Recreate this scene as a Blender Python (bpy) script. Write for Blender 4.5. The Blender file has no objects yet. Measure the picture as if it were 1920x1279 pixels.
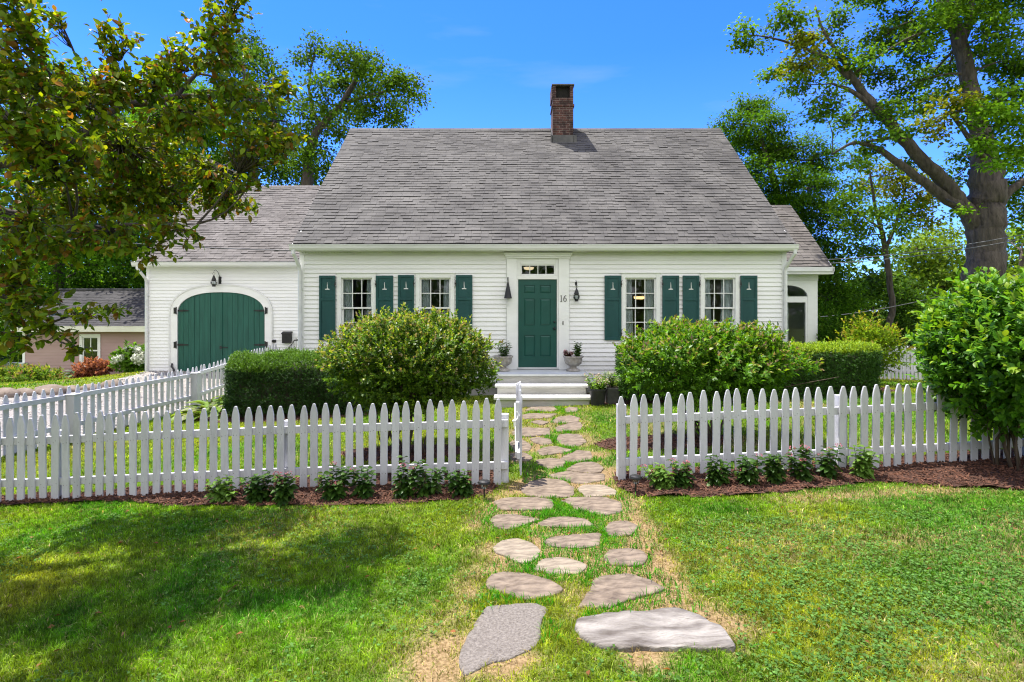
import bpy, math, random
import numpy as np
from mathutils import Vector, Matrix

# ------------------------------------------------------------------ scene, camera, sky, sun, exposure
scn = bpy.context.scene
COL = scn.collection
F, CX, HY, CZ = 1020.0, 960.0, 580.0, 2.0          # focal length in photo pixels, principal column, horizon row, eye height
cam = bpy.data.cameras.new('camera'); camo = bpy.data.objects.new('camera', cam); COL.objects.link(camo)
cam.sensor_width = 36.0; cam.lens = 36.0 * F / 1920.0
cam.shift_y = -(639.5 - HY) / 1920.0
cam.clip_start = 0.05; cam.clip_end = 2000.0
camo.location = (0, 0, CZ); camo.rotation_euler = (math.radians(90), 0, 0)
scn.camera = camo

SUN = Vector((-0.29, 0.215, 1.0)).normalized()
SUN_EL = math.asin(SUN.z); SUN_AZ = math.atan2(SUN.x, SUN.y)
SUN_STRENGTH, SKY_STRENGTH, EXPOSURE = 5.0, 0.15, 1.1
SKY_FILL = 5.5  # added brightness of the unseen sky overhead and behind the camera
world = bpy.data.worlds.new('World'); scn.world = world; world.use_nodes = True
wn, wl = world.node_tree.nodes, world.node_tree.links
wn.clear()
w_out = wn.new('ShaderNodeOutputWorld'); w_bg = wn.new('ShaderNodeBackground'); w_sky = wn.new('ShaderNodeTexSky')
w_sky.sky_type = 'NISHITA'; w_sky.sun_disc = False; w_sky.sun_elevation = SUN_EL; w_sky.sun_rotation = SUN_AZ
w_sky.air_density = 1.0; w_sky.dust_density = 0.1; w_sky.ozone_density = 3.0; w_sky.altitude = 200
w_tc = wn.new('ShaderNodeTexCoord')
w_map = wn.new('ShaderNodeMapping'); w_map.inputs['Scale'].default_value = (1.2, 2.2, 7.0); w_map.inputs['Rotation'].default_value = (0, 0.13, 0.0); w_map.inputs['Location'].default_value = (2.7, 1.1, 0.6)
w_noise = wn.new('ShaderNodeTexNoise'); w_noise.inputs['Scale'].default_value = 1.7; w_noise.inputs['Detail'].default_value = 7; w_noise.inputs['Roughness'].default_value = 0.55
w_ramp = wn.new('ShaderNodeValToRGB'); w_ramp.color_ramp.elements[0].position = 0.53; w_ramp.color_ramp.elements[1].position = 0.80
w_ramp.color_ramp.elements[1].color = (0.26, 0.26, 0.26, 1)
w_mix = wn.new('ShaderNodeMixRGB'); w_mix.inputs['Color2'].default_value = (2.2, 2.5, 2.9, 1)
w_tint = wn.new('ShaderNodeMixRGB'); w_tint.blend_type = 'MULTIPLY'; w_tint.inputs['Fac'].default_value = 1.0
w_tint.inputs['Color2'].default_value = (0.19, 0.475, 1.30, 1)
w_low = wn.new('ShaderNodeMapRange'); w_low.inputs['From Min'].default_value = 0.02; w_low.inputs['From Max'].default_value = 0.42
w_grad = wn.new('ShaderNodeMixRGB'); w_grad.inputs['Color1'].default_value = (0.40, 0.64, 1.22, 1); w_grad.inputs['Color2'].default_value = (0.18, 0.48, 1.30, 1)
wl.new(w_low.outputs[0], w_grad.inputs['Fac']); wl.new(w_grad.outputs[0], w_tint.inputs['Color2'])
# added out-of-view glow overhead and behind the camera fills the shade; the sky over the house stays clear blue with faint wisps
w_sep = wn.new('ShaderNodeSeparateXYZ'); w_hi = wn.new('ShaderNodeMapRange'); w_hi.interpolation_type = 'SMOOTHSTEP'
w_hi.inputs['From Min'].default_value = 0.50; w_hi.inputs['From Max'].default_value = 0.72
w_fill = wn.new('ShaderNodeMixRGB'); w_fill.inputs['Color2'].default_value = (SKY_FILL, SKY_FILL * 0.995, SKY_FILL * 1.05, 1)
wl.new(w_tc.outputs['Generated'], w_map.inputs['Vector']); wl.new(w_map.outputs[0], w_noise.inputs['Vector'])
wl.new(w_noise.outputs['Fac'], w_ramp.inputs['Fac']); wl.new(w_ramp.outputs['Color'], w_mix.inputs['Fac'])
wl.new(w_sky.outputs['Color'], w_tint.inputs['Color1']); wl.new(w_tint.outputs[0], w_mix.inputs['Color1'])
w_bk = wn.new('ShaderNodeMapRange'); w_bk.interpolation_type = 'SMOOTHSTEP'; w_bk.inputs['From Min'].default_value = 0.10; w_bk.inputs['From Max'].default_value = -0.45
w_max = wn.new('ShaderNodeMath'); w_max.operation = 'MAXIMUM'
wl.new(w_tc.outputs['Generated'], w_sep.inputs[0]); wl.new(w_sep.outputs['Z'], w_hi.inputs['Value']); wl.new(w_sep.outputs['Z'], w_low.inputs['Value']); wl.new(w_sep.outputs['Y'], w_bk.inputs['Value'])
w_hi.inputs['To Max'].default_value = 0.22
wl.new(w_hi.outputs[0], w_max.inputs[0]); wl.new(w_bk.outputs[0], w_max.inputs[1]); wl.new(w_max.outputs[0], w_fill.inputs['Fac']); wl.new(w_mix.outputs[0], w_fill.inputs['Color1'])
wl.new(w_fill.outputs[0], w_bg.inputs['Color']); w_bg.inputs['Strength'].default_value = SKY_STRENGTH
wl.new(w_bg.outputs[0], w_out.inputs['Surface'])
sun = bpy.data.lights.new('sun', 'SUN'); suno = bpy.data.objects.new('sun', sun); COL.objects.link(suno)
sun.energy = SUN_STRENGTH; sun.angle = math.radians(0.55); sun.color = (1.0, 0.95, 0.86)
suno.location = (-6, 10, 21); suno.rotation_euler = SUN.to_track_quat('Z', 'Y').to_euler()
scn.view_settings.view_transform = 'Standard'; scn.view_settings.look = 'None'
scn.view_settings.exposure = EXPOSURE; scn.view_settings.gamma = 1.0
scn.render.engine = 'CYCLES'
scn.cycles.max_bounces = 7; scn.cycles.diffuse_bounces = 4; scn.cycles.glossy_bounces = 3
scn.cycles.transmission_bounces = 5; scn.cycles.transparent_max_bounces = 8
scn.cycles.use_adaptive_sampling = True; scn.cycles.adaptive_threshold = 0.012
scn.cycles.use_denoising = True
scn.cycles.sample_clamp_indirect = 6.0
scn.cycles.pixel_filter_type = 'BLACKMAN_HARRIS'; scn.cycles.filter_width = 1.15
try:
    scn.cycles.denoiser = 'OPENIMAGEDENOISE'; scn.cycles.denoising_prefilter = 'ACCURATE'
except Exception:
    pass

# ------------------------------------------------------------------ small helpers
RNG = np.random.default_rng(7)
def P(px, py, D):
    return np.array([(px - CX) / F * D, D, CZ + (HY - py) / F * D])

def vnoise(x, y, seed=0):
    x = np.asarray(x, float); y = np.asarray(y, float)
    xi = np.floor(x).astype(np.int64); yi = np.floor(y).astype(np.int64)
    fx = x - xi; fy = y - yi
    fx = fx * fx * (3 - 2 * fx); fy = fy * fy * (3 - 2 * fy)
    def h(a, b):
        n = (a * 374761393 + b * 668265263 + seed * 982451653) & 0x7fffffff
        n = ((n ^ (n >> 13)) * 1274126177) & 0x7fffffff
        return ((n ^ (n >> 16)) & 0xffff) / 65535.0
    a = h(xi, yi); b = h(xi + 1, yi); c = h(xi, yi + 1); d = h(xi + 1, yi + 1)
    return (a * (1 - fx) + b * fx) * (1 - fy) + (c * (1 - fx) + d * fx) * fy
def fbm(x, y, seed=0, octs=4):
    s, a, t = 0.0, 1.0, 0.0
    for o in range(octs):
        s = s + a * vnoise(x * 2 ** o, y * 2 ** o, seed + o * 17); t += a; a *= 0.5
    return s / t

# ground height: a thin-plate surface through levels read off the place
_cp = [(x, y, (0.033 if x < 0 else 0.037) * x) for x in (-8, -4, 0, 4, 8) for y in (0, 3, 6.2, 9.0)]
_cp += [(-8, 12.3, -.28), (-5, 12, -.12), (0, 12, .01), (5, 12, .18), (8, 12, .27), (-9.8, 16.5, .1), (-8, 16.5, .05), (-11, 16.5, .1), (-11.6, 12.2, .10),
        (-10.3, 14, .05), (-9.5, 9, -.15), (-12, 8, 0), (-13, 16, -.1), (-14, 20, -.5), (-16, 26, -1.1), (-23, 26, -1.2), (-30, 30, -1.4), (-20, 15, -.5), (-20, 5, -.2),
        (-30, 0, -.3), (9, 12.5, .22), (11, 16, -.05), (14, 20, -.4), (20, 30, -1), (8.5, 20, 0), (0, 25, 0), (12, 8, .4), (20, 5, .5), (25, 15, .2), (30, 35, -1), (0, 45, -1),
        (-30, 45, -1.5), (30, 0, .6), (0, -10, 0), (-30, -10, -.3), (30, -10, .6)]
_cp = np.array(_cp, float)
def _tps(r2): return 0.5 * r2 * np.log(r2 + 1e-9)
def _solve():
    n = len(_cp); d2 = ((_cp[:, None, :2] - _cp[None, :, :2]) ** 2).sum(-1)
    A = np.zeros((n + 3, n + 3)); A[:n, :n] = _tps(d2) + np.eye(n) * 0.02
    A[:n, n] = 1; A[:n, n + 1:] = _cp[:, :2]; A[n, :n] = 1; A[n + 1:, :n] = _cp[:, :2].T
    b = np.zeros(n + 3); b[:n] = _cp[:, 2]
    return np.linalg.solve(A, b)
_tw = _solve()
def gz(x, y):
    x = np.clip(np.asarray(x, float), -30, 30); y = np.clip(np.asarray(y, float), -10, 45)
    sh = x.shape; x = x.ravel(); y = y.ravel(); n = len(_cp)
    out = np.empty_like(x)
    for i in range(0, len(x), 40000):
        xs, ys = x[i:i + 40000], y[i:i + 40000]
        d2 = (xs[:, None] - _cp[None, :, 0]) ** 2 + (ys[:, None] - _cp[None, :, 1]) ** 2
        out[i:i + 40000] = _tps(d2) @ _tw[:n] + _tw[n] + _tw[n + 1] * xs + _tw[n + 2] * ys
    return out.reshape(sh)
def g1(x, y): return float(gz(np.array([x]), np.array([y]))[0])
def G(px, py):
    """the point of the ground seen at a photo pixel"""
    D = CZ * F / max(py - HY, 5)
    for _ in range(25):
        z = g1((px - CX) / F * D, D); D = 0.5 * D + 0.5 * (CZ - z) * F / max(py - HY, 5)
    return np.array([(px - CX) / F * D, D, g1((px - CX) / F * D, D)])

class MB:
    """collects faces of one mesh"""
    def __init__(s): s.v = []; s.f = []; s.uv = None; s.mi = []; s.cur = 0
    def add(s, vs, fs):
        o = len(s.v); s.v.extend([tuple(map(float, p)) for p in vs]); s.f.extend([tuple(i + o for i in f) for f in fs]); s.mi.extend([s.cur] * len(fs)); return s
    def box(s, x0, x1, y0, y1, z0, z1):
        return s.add([(x0, y0, z0), (x1, y0, z0), (x1, y1, z0), (x0, y1, z0), (x0, y0, z1), (x1, y0, z1), (x1, y1, z1), (x0, y1, z1)],
                     [(0, 3, 2, 1), (4, 5, 6, 7), (0, 1, 5, 4), (1, 2, 6, 5), (2, 3, 7, 6), (3, 0, 4, 7)])
    def prism(s, poly, a0, a1, axis='y'):
        """poly in the plane across axis: y -> (x,z), x -> (y,z), z -> (x,y)"""
        n = len(poly)
        def pt(p, a): return (p[0], a, p[1]) if axis == 'y' else ((a, p[0], p[1]) if axis == 'x' else (p[0], p[1], a))
        area = sum(poly[i][0] * poly[(i + 1) % n][1] - poly[(i + 1) % n][0] * poly[i][1] for i in range(n))
        if (area > 0) == (axis == 'y'): poly = poly[::-1]
        # now the a0 end ring, reversed, faces away from a1
        vs = [pt(p, a0) for p in poly] + [pt(p, a1) for p in poly]
        return s.add(vs, [tuple(range(n))[::-1], tuple(range(n, 2 * n))] + [(i, (i + 1) % n, n + (i + 1) % n, n + i) for i in range(n)])
    def ring(s, outer, inner, y0, y1):
        """flat frame between two outlines of equal count in xz, from y0 (front) to y1"""
        n = len(outer)
        vs = [(p[0], y0, p[1]) for p in outer] + [(p[0], y0, p[1]) for p in inner] + [(p[0], y1, p[1]) for p in outer] + [(p[0], y1, p[1]) for p in inner]
        fs = []
        for i in range(n):
            j = (i + 1) % n
            fs += [(i, j, n + j, n + i), (2 * n + i, 3 * n + i, 3 * n + j, 2 * n + j), (i, 2 * n + i, 2 * n + j, j), (n + i, n + j, 3 * n + j, 3 * n + i)]
        return s.add(vs, fs)
    def frame(s, x0, x1, z0, z1, w, y0, y1):
        """four butted bars; w = (left, right, bottom, top)"""
        l, r, b, t = w
        s.box(x0, x0 + l, y0, y1, z0, z1); s.box(x1 - r, x1, y0, y1, z0, z1)
        if b: s.box(x0 + l, x1 - r, y0, y1, z0, z0 + b)
        if t: s.box(x0 + l, x1 - r, y0, y1, z1 - t, z1)
        return s
    def tube(s, pts, rad, n=8, cap=True):
        pts = [np.array(p, float) for p in pts]
        if np.isscalar(rad): rad = [rad] * len(pts)
        vs = []; up = np.array([0.31, 0.22, 0.92])
        for i, p in enumerate(pts):
            t = pts[min(i + 1, len(pts) - 1)] - pts[max(i - 1, 0)]; t = t / (np.linalg.norm(t) + 1e-12)
            a = np.cross(t, up); la = np.linalg.norm(a)
            a = np.cross(t, [1, 0, 0]) if la < 1e-3 else a
            a /= np.linalg.norm(a); b = np.cross(t, a)
            for k in range(n):
                q = 2 * math.pi * k / n; vs.append(p + rad[i] * (math.cos(q) * a + math.sin(q) * b))
        fs = []
        for i in range(len(pts) - 1):
            for k in range(n):
                fs.append((i * n + k, i * n + (k + 1) % n, (i + 1) * n + (k + 1) % n, (i + 1) * n + k))
        if cap: fs += [tuple(range(n))[::-1], tuple(range((len(pts) - 1) * n, len(pts) * n))]
        return s.add(vs, fs)
    def lathe(s, prof, c, n=20):
        """prof: (r, z) from bottom to top round the vertical through c"""
        vs = [(c[0] + r * math.cos(2 * math.pi * k / n), c[1] + r * math.sin(2 * math.pi * k / n), c[2] + z) for r, z in prof for k in range(n)]
        fs = [(i * n + k, i * n + (k + 1) % n, (i + 1) * n + (k + 1) % n, (i + 1) * n + k) for i in range(len(prof) - 1) for k in range(n)]
        fs += [tuple(range(n))[::-1], tuple(range((len(prof) - 1) * n, len(prof) * n))]
        return s.add(vs, fs)
    def ball(s, c, r, n=8, sq=(1, 1, 1)):
        prof = [(max(math.sin(math.pi * i / n), 1e-3) * r, -math.cos(math.pi * i / n) * r * sq[2]) for i in range(n + 1)]
        return s.lathe(prof, c, 2 * n)
    def build(s, name, mat, parent=None, smooth=False, bevel=0, label=None, origin=None):
        org = np.array(parent['base'], float) if parent is not None else (np.array(origin, float) if origin is not None else np.zeros(3))
        me = bpy.data.meshes.new(name)
        V = np.array(s.v, float) - org
        me.from_pydata(V.tolist(), [], s.f)
        mats = mat if isinstance(mat, (list, tuple)) else [mat]
        for m in mats: me.materials.append(m)
        if len(mats) > 1: me.polygons.foreach_set('material_index', s.mi)
        box_uv(me)
        if smooth: me.polygons.foreach_set('use_smooth', [True] * len(me.polygons))
        me.update()
        o = link(name, me, parent, origin=org)
        if bevel:
            m = o.modifiers.new('bevel', 'BEVEL'); m.width = bevel; m.segments = 2; m.limit_method = 'ANGLE'; m.angle_limit = math.radians(40)
        if label: o['label'] = label
        return o
def box_uv(me):
    n = len(me.loops)
    if n == 0: return
    co = np.empty(len(me.vertices) * 3); me.vertices.foreach_get('co', co); co = co.reshape(-1, 3)
    li = np.empty(n, np.int32); me.loops.foreach_get('vertex_index', li)
    nor = np.empty(len(me.polygons) * 3); me.polygons.foreach_get('normal', nor); nor = nor.reshape(-1, 3)
    tot = np.empty(len(me.polygons), np.int32); me.polygons.foreach_get('loop_total', tot)
    ln = np.repeat(np.abs(nor), tot, axis=0); c = co[li]
    ax = ln.argmax(1)
    uv = np.where((ax == 0)[:, None], c[:, [1, 2]], np.where((ax == 1)[:, None], c[:, [0, 2]], c[:, [0, 1]]))
    u = me.uv_layers.new(name='UVMap'); u.data.foreach_set('uv', uv.ravel())
def link(name, me, parent=None, origin=(0, 0, 0)):
    o = bpy.data.objects.new(name, me); COL.objects.link(o)
    if parent is not None: o.parent = parent
    if parent is None: o.location = origin
    return o
def thing(name, label, cat, base=(0, 0, 0), group=None):
    o = bpy.data.objects.new(name, None); COL.objects.link(o); o.location = base; o.empty_display_size = 0.1
    o['label'] = label; o['category'] = cat; o['base'] = [float(c) for c in base]
    if group: o['group'] = group
    return o
def tag(o, label, cat, group=None):
    o['label'] = label; o['category'] = cat
    if group: o['group'] = group
    return o
def sub(o):
    """lets a part carry sub-parts: same base as its thing"""
    o['base'] = o.parent['base']; return o

# ------------------------------------------------------------------ materials
def newmat(name):
    m = bpy.data.materials.new(name); m.use_nodes = True; m.node_tree.nodes.clear()
    out = m.node_tree.nodes.new('ShaderNodeOutputMaterial'); return m, m.node_tree.nodes, m.node_tree.links, out
def paint(name, c1, c2, rough=0.5, scale=3.0, detail=6, bump=0.0, stretch=(1, 1, 1), metal=0.0, bscale=None, lo=0.35, hi=0.7, spec=0.4, bdist=0.01):
    m, N, L, out = newmat(name)
    b = N.new('ShaderNodeBsdfPrincipled'); tc = N.new('ShaderNodeTexCoord'); mp = N.new('ShaderNodeMapping'); mp.inputs['Scale'].default_value = stretch
    nz = N.new('ShaderNodeTexNoise'); nz.inputs['Scale'].default_value = scale; nz.inputs['Detail'].default_value = detail; nz.inputs['Roughness'].default_value = 0.62
    rp = N.new('ShaderNodeValToRGB'); rp.color_ramp.elements[0].position = lo; rp.color_ramp.elements[1].position = hi
    rp.color_ramp.elements[0].color = (*c1, 1); rp.color_ramp.elements[1].color = (*c2, 1)
    L.new(tc.outputs['Object'], mp.inputs[0]); L.new(mp.outputs[0], nz.inputs['Vector']); L.new(nz.outputs['Fac'], rp.inputs[0]); L.new(rp.outputs[0], b.inputs['Base Color'])
    b.inputs['Roughness'].default_value = rough; b.inputs['Metallic'].default_value = metal; b.inputs['Specular IOR Level'].default_value = spec
    if bump:
        n2 = N.new('ShaderNodeTexNoise'); n2.inputs['Scale'].default_value = bscale or scale * 6; n2.inputs['Detail'].default_value = 5
        bp = N.new('ShaderNodeBump'); bp.inputs['Strength'].default_value = bump; bp.inputs['Distance'].default_value = bdist
        L.new(mp.outputs[0], n2.inputs['Vector']); L.new(n2.outputs['Fac'], bp.inputs['Height']); L.new(bp.outputs[0], b.inputs['Normal'])
    L.new(b.outputs[0], out.inputs[0]); return m
def chipped(name, c1, c2, wood, rough=.5):
    """brushed paint with fine bare-wood flecks and faint grain"""
    m = paint(name, c1, c2, rough, 3.0, 8, .5, (3, 3, .7), bscale=26, lo=.28, hi=.5); N, L = m.node_tree.nodes, m.node_tree.links
    b = [n for n in N if n.type == 'BSDF_PRINCIPLED'][0]; src = b.inputs['Base Color'].links[0].from_socket; mp = [n for n in N if n.type == 'MAPPING'][0]
    oi = N.new('ShaderNodeObjectInfo'); ad = N.new('ShaderNodeVectorMath'); ad.operation = 'ADD'; sc = N.new('ShaderNodeVectorMath'); sc.operation = 'SCALE'; sc.inputs['Scale'].default_value = 37.0
    cb = N.new('ShaderNodeCombineXYZ'); L.new(oi.outputs['Random'], cb.inputs[0]); L.new(oi.outputs['Random'], cb.inputs[2]); L.new(cb.outputs[0], sc.inputs[0]); L.new(mp.outputs[0], ad.inputs[0]); L.new(sc.outputs[0], ad.inputs[1])
    for lk in list(L):
        if lk.from_node == mp and lk.to_node.type == 'TEX_NOISE': L.new(ad.outputs[0], lk.to_socket)
    nz = N.new('ShaderNodeTexNoise'); nz.inputs['Scale'].default_value = 16; nz.inputs['Detail'].default_value = 9; nz.inputs['Roughness'].default_value = .75
    rp = N.new('ShaderNodeValToRGB'); rp.color_ramp.elements[0].position = .655; rp.color_ramp.elements[1].position = .70; rp.color_ramp.elements[1].color = (.75, .75, .75, 1)
    mx = N.new('ShaderNodeMixRGB'); mx.inputs[2].default_value = (*wood, 1); L.new(ad.outputs[0], nz.inputs['Vector']); L.new(nz.outputs['Fac'], rp.inputs[0]); L.new(rp.outputs[0], mx.inputs[0]); L.new(src, mx.inputs[1])
    hv = N.new('ShaderNodeHueSaturation'); mr = N.new('ShaderNodeMapRange'); mr.inputs['To Min'].default_value = .86; mr.inputs['To Max'].default_value = 1.06; L.new(oi.outputs['Random'], mr.inputs['Value']); L.new(mr.outputs[0], hv.inputs['Value']); L.new(mx.outputs[0], hv.inputs['Color']); L.new(hv.outputs[0], b.inputs['Base Color'])
    return m
def leafmat(name, trans=0.4, rough=0.45, spec=0.4, tint=(1.25, 1.15, 0.5)):
    """leaf: its colour comes from the leaf's own 'col' attribute; part of the light passes through"""
    m, N, L, out = newmat(name)
    at = N.new('ShaderNodeAttribute'); at.attribute_name = 'col'
    b = N.new('ShaderNodeBsdfPrincipled'); b.inputs['Roughness'].default_value = rough; b.inputs['Specular IOR Level'].default_value = spec
    t = N.new('ShaderNodeBsdfTranslucent'); mu = N.new('ShaderNodeMixRGB'); mu.blend_type = 'MULTIPLY'; mu.inputs[0].default_value = 1; mu.inputs[2].default_value = (*tint, 1)
    mx = N.new('ShaderNodeMixShader'); mx.inputs[0].default_value = trans
    L.new(at.outputs['Color'], b.inputs['Base Color']); L.new(at.outputs['Color'], mu.inputs[1]); L.new(mu.outputs[0], t.inputs[0])
    L.new(b.outputs[0], mx.inputs[1]); L.new(t.outputs[0], mx.inputs[2]); L.new(mx.outputs[0], out.inputs[0]); return m
def glassmat(name):
    m, N, L, out = newmat(name)
    tr = N.new('ShaderNodeBsdfTransparent'); tr.inputs[0].default_value = (0.86, 0.9, 0.89, 1); gl = N.new('ShaderNodeBsdfGlossy'); gl.inputs['Roughness'].default_value = 0.02
    fr = N.new('ShaderNodeFresnel'); fr.inputs[0].default_value = 1.45; mx = N.new('ShaderNodeMixShader')
    nz = N.new('ShaderNodeTexNoise'); nz.inputs['Scale'].default_value = 2.0; bp = N.new('ShaderNodeBump'); bp.inputs['Strength'].default_value = 0.12; bp.inputs['Distance'].default_value = 0.02
    tc = N.new('ShaderNodeTexCoord'); L.new(tc.outputs['Object'], nz.inputs['Vector']); L.new(nz.outputs['Fac'], bp.inputs['Height']); L.new(bp.outputs[0], gl.inputs['Normal'])
    L.new(fr.outputs[0], mx.inputs[0]); L.new(tr.outputs[0], mx.inputs[1]); L.new(gl.outputs[0], mx.inputs[2]); L.new(mx.outputs[0], out.inputs[0]); return m
def emat(name, col, s):
    m, N, L, out = newmat(name); e = N.new('ShaderNodeEmission'); e.inputs[0].default_value = (*col, 1); e.inputs[1].default_value = s; L.new(e.outputs[0], out.inputs[0]); return m
def shinglemat(name, ca, cb, cm, streak=(0.75, 0.75, 0.75)):
    """asphalt tabs: random tab tones, a dark gap between tabs, broad weather streaks, granules"""
    m, N, L, out = newmat(name)
    b = N.new('ShaderNodeBsdfPrincipled'); b.inputs['Roughness'].default_value = 0.85; b.inputs['Specular IOR Level'].default_value = 0.25
    uv = N.new('ShaderNodeUVMap'); uv.uv_map = 'UVMap'
    br = N.new('ShaderNodeTexBrick'); br.inputs['Scale'].default_value = 1.0; br.inputs['Brick Width'].default_value = 0.235; br.inputs['Row Height'].default_value = 0.1262
    br.inputs['Mortar Size'].default_value = 0.004; br.inputs['Color1'].default_value = (*ca, 1); br.inputs['Color2'].default_value = (*cb, 1); br.inputs['Mortar'].default_value = (*cm, 1)
    br.offset = 0.5; br.offset_frequency = 2; br.squash = 1.25; br.squash_frequency = 2
    n1 = N.new('ShaderNodeTexNoise'); n1.inputs['Scale'].default_value = 0.9; n1.inputs['Detail'].default_value = 8; n1.inputs['Roughness'].default_value = 0.6
    r1 = N.new('ShaderNodeValToRGB'); r1.color_ramp.elements[0].position = 0.36; r1.color_ramp.elements[1].position = 0.64; r1.color_ramp.elements[0].color = (*streak, 1); r1.color_ramp.elements[1].color = (1.12, 1.11, 1.09, 1)
    n2 = N.new('ShaderNodeTexNoise'); n2.inputs['Scale'].default_value = 140; n2.inputs['Detail'].default_value = 2
    r2 = N.new('ShaderNodeValToRGB'); r2.color_ramp.elements[0].position = 0.3; r2.color_ramp.elements[1].position = 0.7; r2.color_ramp.elements[0].color = (.7, .7, .7, 1); r2.color_ramp.elements[1].color = (1.25, 1.25, 1.25, 1)
    m1 = N.new('ShaderNodeMixRGB'); m1.blend_type = 'MULTIPLY'; m1.inputs[0].default_value = 1; m2 = N.new('ShaderNodeMixRGB'); m2.blend_type = 'MULTIPLY'; m2.inputs[0].default_value = 1
    L.new(uv.outputs[0], br.inputs['Vector']); L.new(uv.outputs[0], n1.inputs['Vector']); L.new(uv.outputs[0], n2.inputs['Vector'])
    L.new(n1.outputs['Fac'], r1.inputs[0]); L.new(n2.outputs['Fac'], r2.inputs[0]); L.new(br.outputs['Color'], m1.inputs[1]); L.new(r1.outputs[0], m1.inputs[2])
    L.new(m1.outputs[0], m2.inputs[1]); L.new(r2.outputs[0], m2.inputs[2]); L.new(m2.outputs[0], b.inputs['Base Color']); L.new(b.outputs[0], out.inputs[0]); return m
def brickmat(name):
    m, N, L, out = newmat(name)
    b = N.new('ShaderNodeBsdfPrincipled'); b.inputs['Roughness'].default_value = 0.9
    uv = N.new('ShaderNodeUVMap'); uv.uv_map = 'UVMap'
    br = N.new('ShaderNodeTexBrick'); br.inputs['Scale'].default_value = 1.0; br.inputs['Brick Width'].default_value = 0.2; br.inputs['Row Height'].default_value = 0.068
    br.inputs['Mortar Size'].default_value = 0.006; br.inputs['Color1'].default_value = (.10, .036, .026, 1); br.inputs['Color2'].default_value = (.045, .02, .018, 1); br.inputs['Mortar'].default_value = (.19, .15, .13, 1)
    n1 = N.new('ShaderNodeTexNoise'); n1.inputs['Scale'].default_value = 5; n1.inputs['Detail'].default_value = 6
    r1 = N.new('ShaderNodeValToRGB'); r1.color_ramp.elements[0].position = 0.38; r1.color_ramp.elements[1].position = 0.6; r1.color_ramp.elements[0].color = (.3, .28, .27, 1); r1.color_ramp.elements[1].color = (1.1, 1.1, 1.1, 1)
    m1 = N.new('ShaderNodeMixRGB'); m1.blend_type = 'MULTIPLY'; m1.inputs[0].default_value = 1
    bp = N.new('ShaderNodeBump'); bp.inputs['Strength'].default_value = 0.6; bp.inputs['Distance'].default_value = 0.01; bp.invert = True
    L.new(uv.outputs[0], br.inputs['Vector']); L.new(uv.outputs[0], n1.inputs['Vector']); L.new(n1.outputs['Fac'], r1.inputs[0]); L.new(br.outputs['Color'], m1.inputs[1]); L.new(r1.outputs[0], m1.inputs[2])
    L.new(br.outputs['Fac'], bp.inputs['Height']); L.new(bp.outputs[0], b.inputs['Normal']); L.new(m1.outputs[0], b.inputs['Base Color']); L.new(b.outputs[0], out.inputs[0]); return m

M = {}
M['white'] = paint('white_paint', (.74, .74, .71), (.82, .82, .80), .45, 1.4, 8, .15, (1, 1, 3), bscale=30)
M['siding'] = paint('white_siding_paint', (.73, .725, .71), (.83, .825, .815), .5, .8, 9, .08, (.35, 1, 2.5), bscale=22, lo=.3, hi=.62)
M['fence'] = chipped('fence_paint', (.42, .42, .45), (.55, .55, .58), (.13, .12, .11))
M['trim_grey'] = paint('aged_trim_paint', (.60, .60, .575), (.74, .74, .72), .5, 2.0, 8, .15, (1, 1, 2))
M['gutter'] = paint('gutter_paint', (.55, .56, .54), (.72, .72, .70), .4, 1.2, 8, 0, (.6, 1, 4))
M['door'] = paint('door_green_paint', (.005, .058, .046), (.008, .078, .060), .38, 2.0, 5, .08, bscale=40)
M['shutter'] = paint('shutter_green_paint', (.006, .052, .05), (.010, .072, .068), .45, 2.5, 6, .15, (2, 2, .6), bscale=30)
M['barn'] = paint('carriage_door_paint', (.006, .065, .046), (.014, .105, .072), .5, 3.0, 8, .4, (4, 4, .35), bscale=22)
M['roof'] = shinglemat('weathered_grey_shingles', (.114, .109, .104), (.089, .086, .083), (.03, .029, .028), (.62, .61, .61))
M['tabedge'] = paint('dark_shingle_edge', (.012, .012, .012), (.03, .029, .028), .9, 6)
M['roof2'] = shinglemat('brown_grey_shingles', (.150, .138, .133), (.108, .100, .096), (.035, .031, .03), (.74, .72, .7))
M['roof3'] = shinglemat('charcoal_shingles', (.052, .050, .053), (.032, .031, .034), (.02, .02, .02))
M['brick'] = brickmat('old_chimney_brick')
M['soot_black'] = paint('soot_black', (.008, .007, .006), (.02, .018, .016), .95, 5)
M['lead'] = paint('dark_flashing', (.05, .05, .05), (.10, .095, .09), .6, 5)
M['black'] = paint('black_iron', (.009, .009, .009), (.022, .021, .02), .45, 8, 5, .2)
M['concrete'] = paint('weathered_concrete', (.30, .29, .26), (.52, .51, .47), .85, 1.6, 10, .5, (.5, 1.5, 3), bscale=18, lo=.3, hi=.66)
M['tread'] = paint('worn_concrete_tread', (.56, .55, .52), (.70, .69, .66), .8, 3, 8, .4, bscale=40)
M['porchpaint'] = paint('pale_grey_porch_paint', (.52, .54, .53), (.64, .65, .64), .6, 2.5, 8, .2)
M['stonebase'] = paint('grey_foundation', (.22, .21, .20), (.36, .35, .33), .9, 4, 8, .5)
M['mauve'] = paint('mauve_siding', (.36, .235, .215), (.42, .285, .265), .6, 1.0, 8, .2, (.4, 1, 2))
M['cream'] = paint('cream_trim', (.62, .60, .50), (.70, .68, .58), .6, 2)
M['glass'] = glassmat('window_glass')
M['curtain'] = leafmat('sheer_curtain', .45, .9, .1, (1, 1, 1))
M['plaster'] = paint('room_plaster', (.30, .27, .23), (.36, .33, .28), .8, 2)
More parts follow.
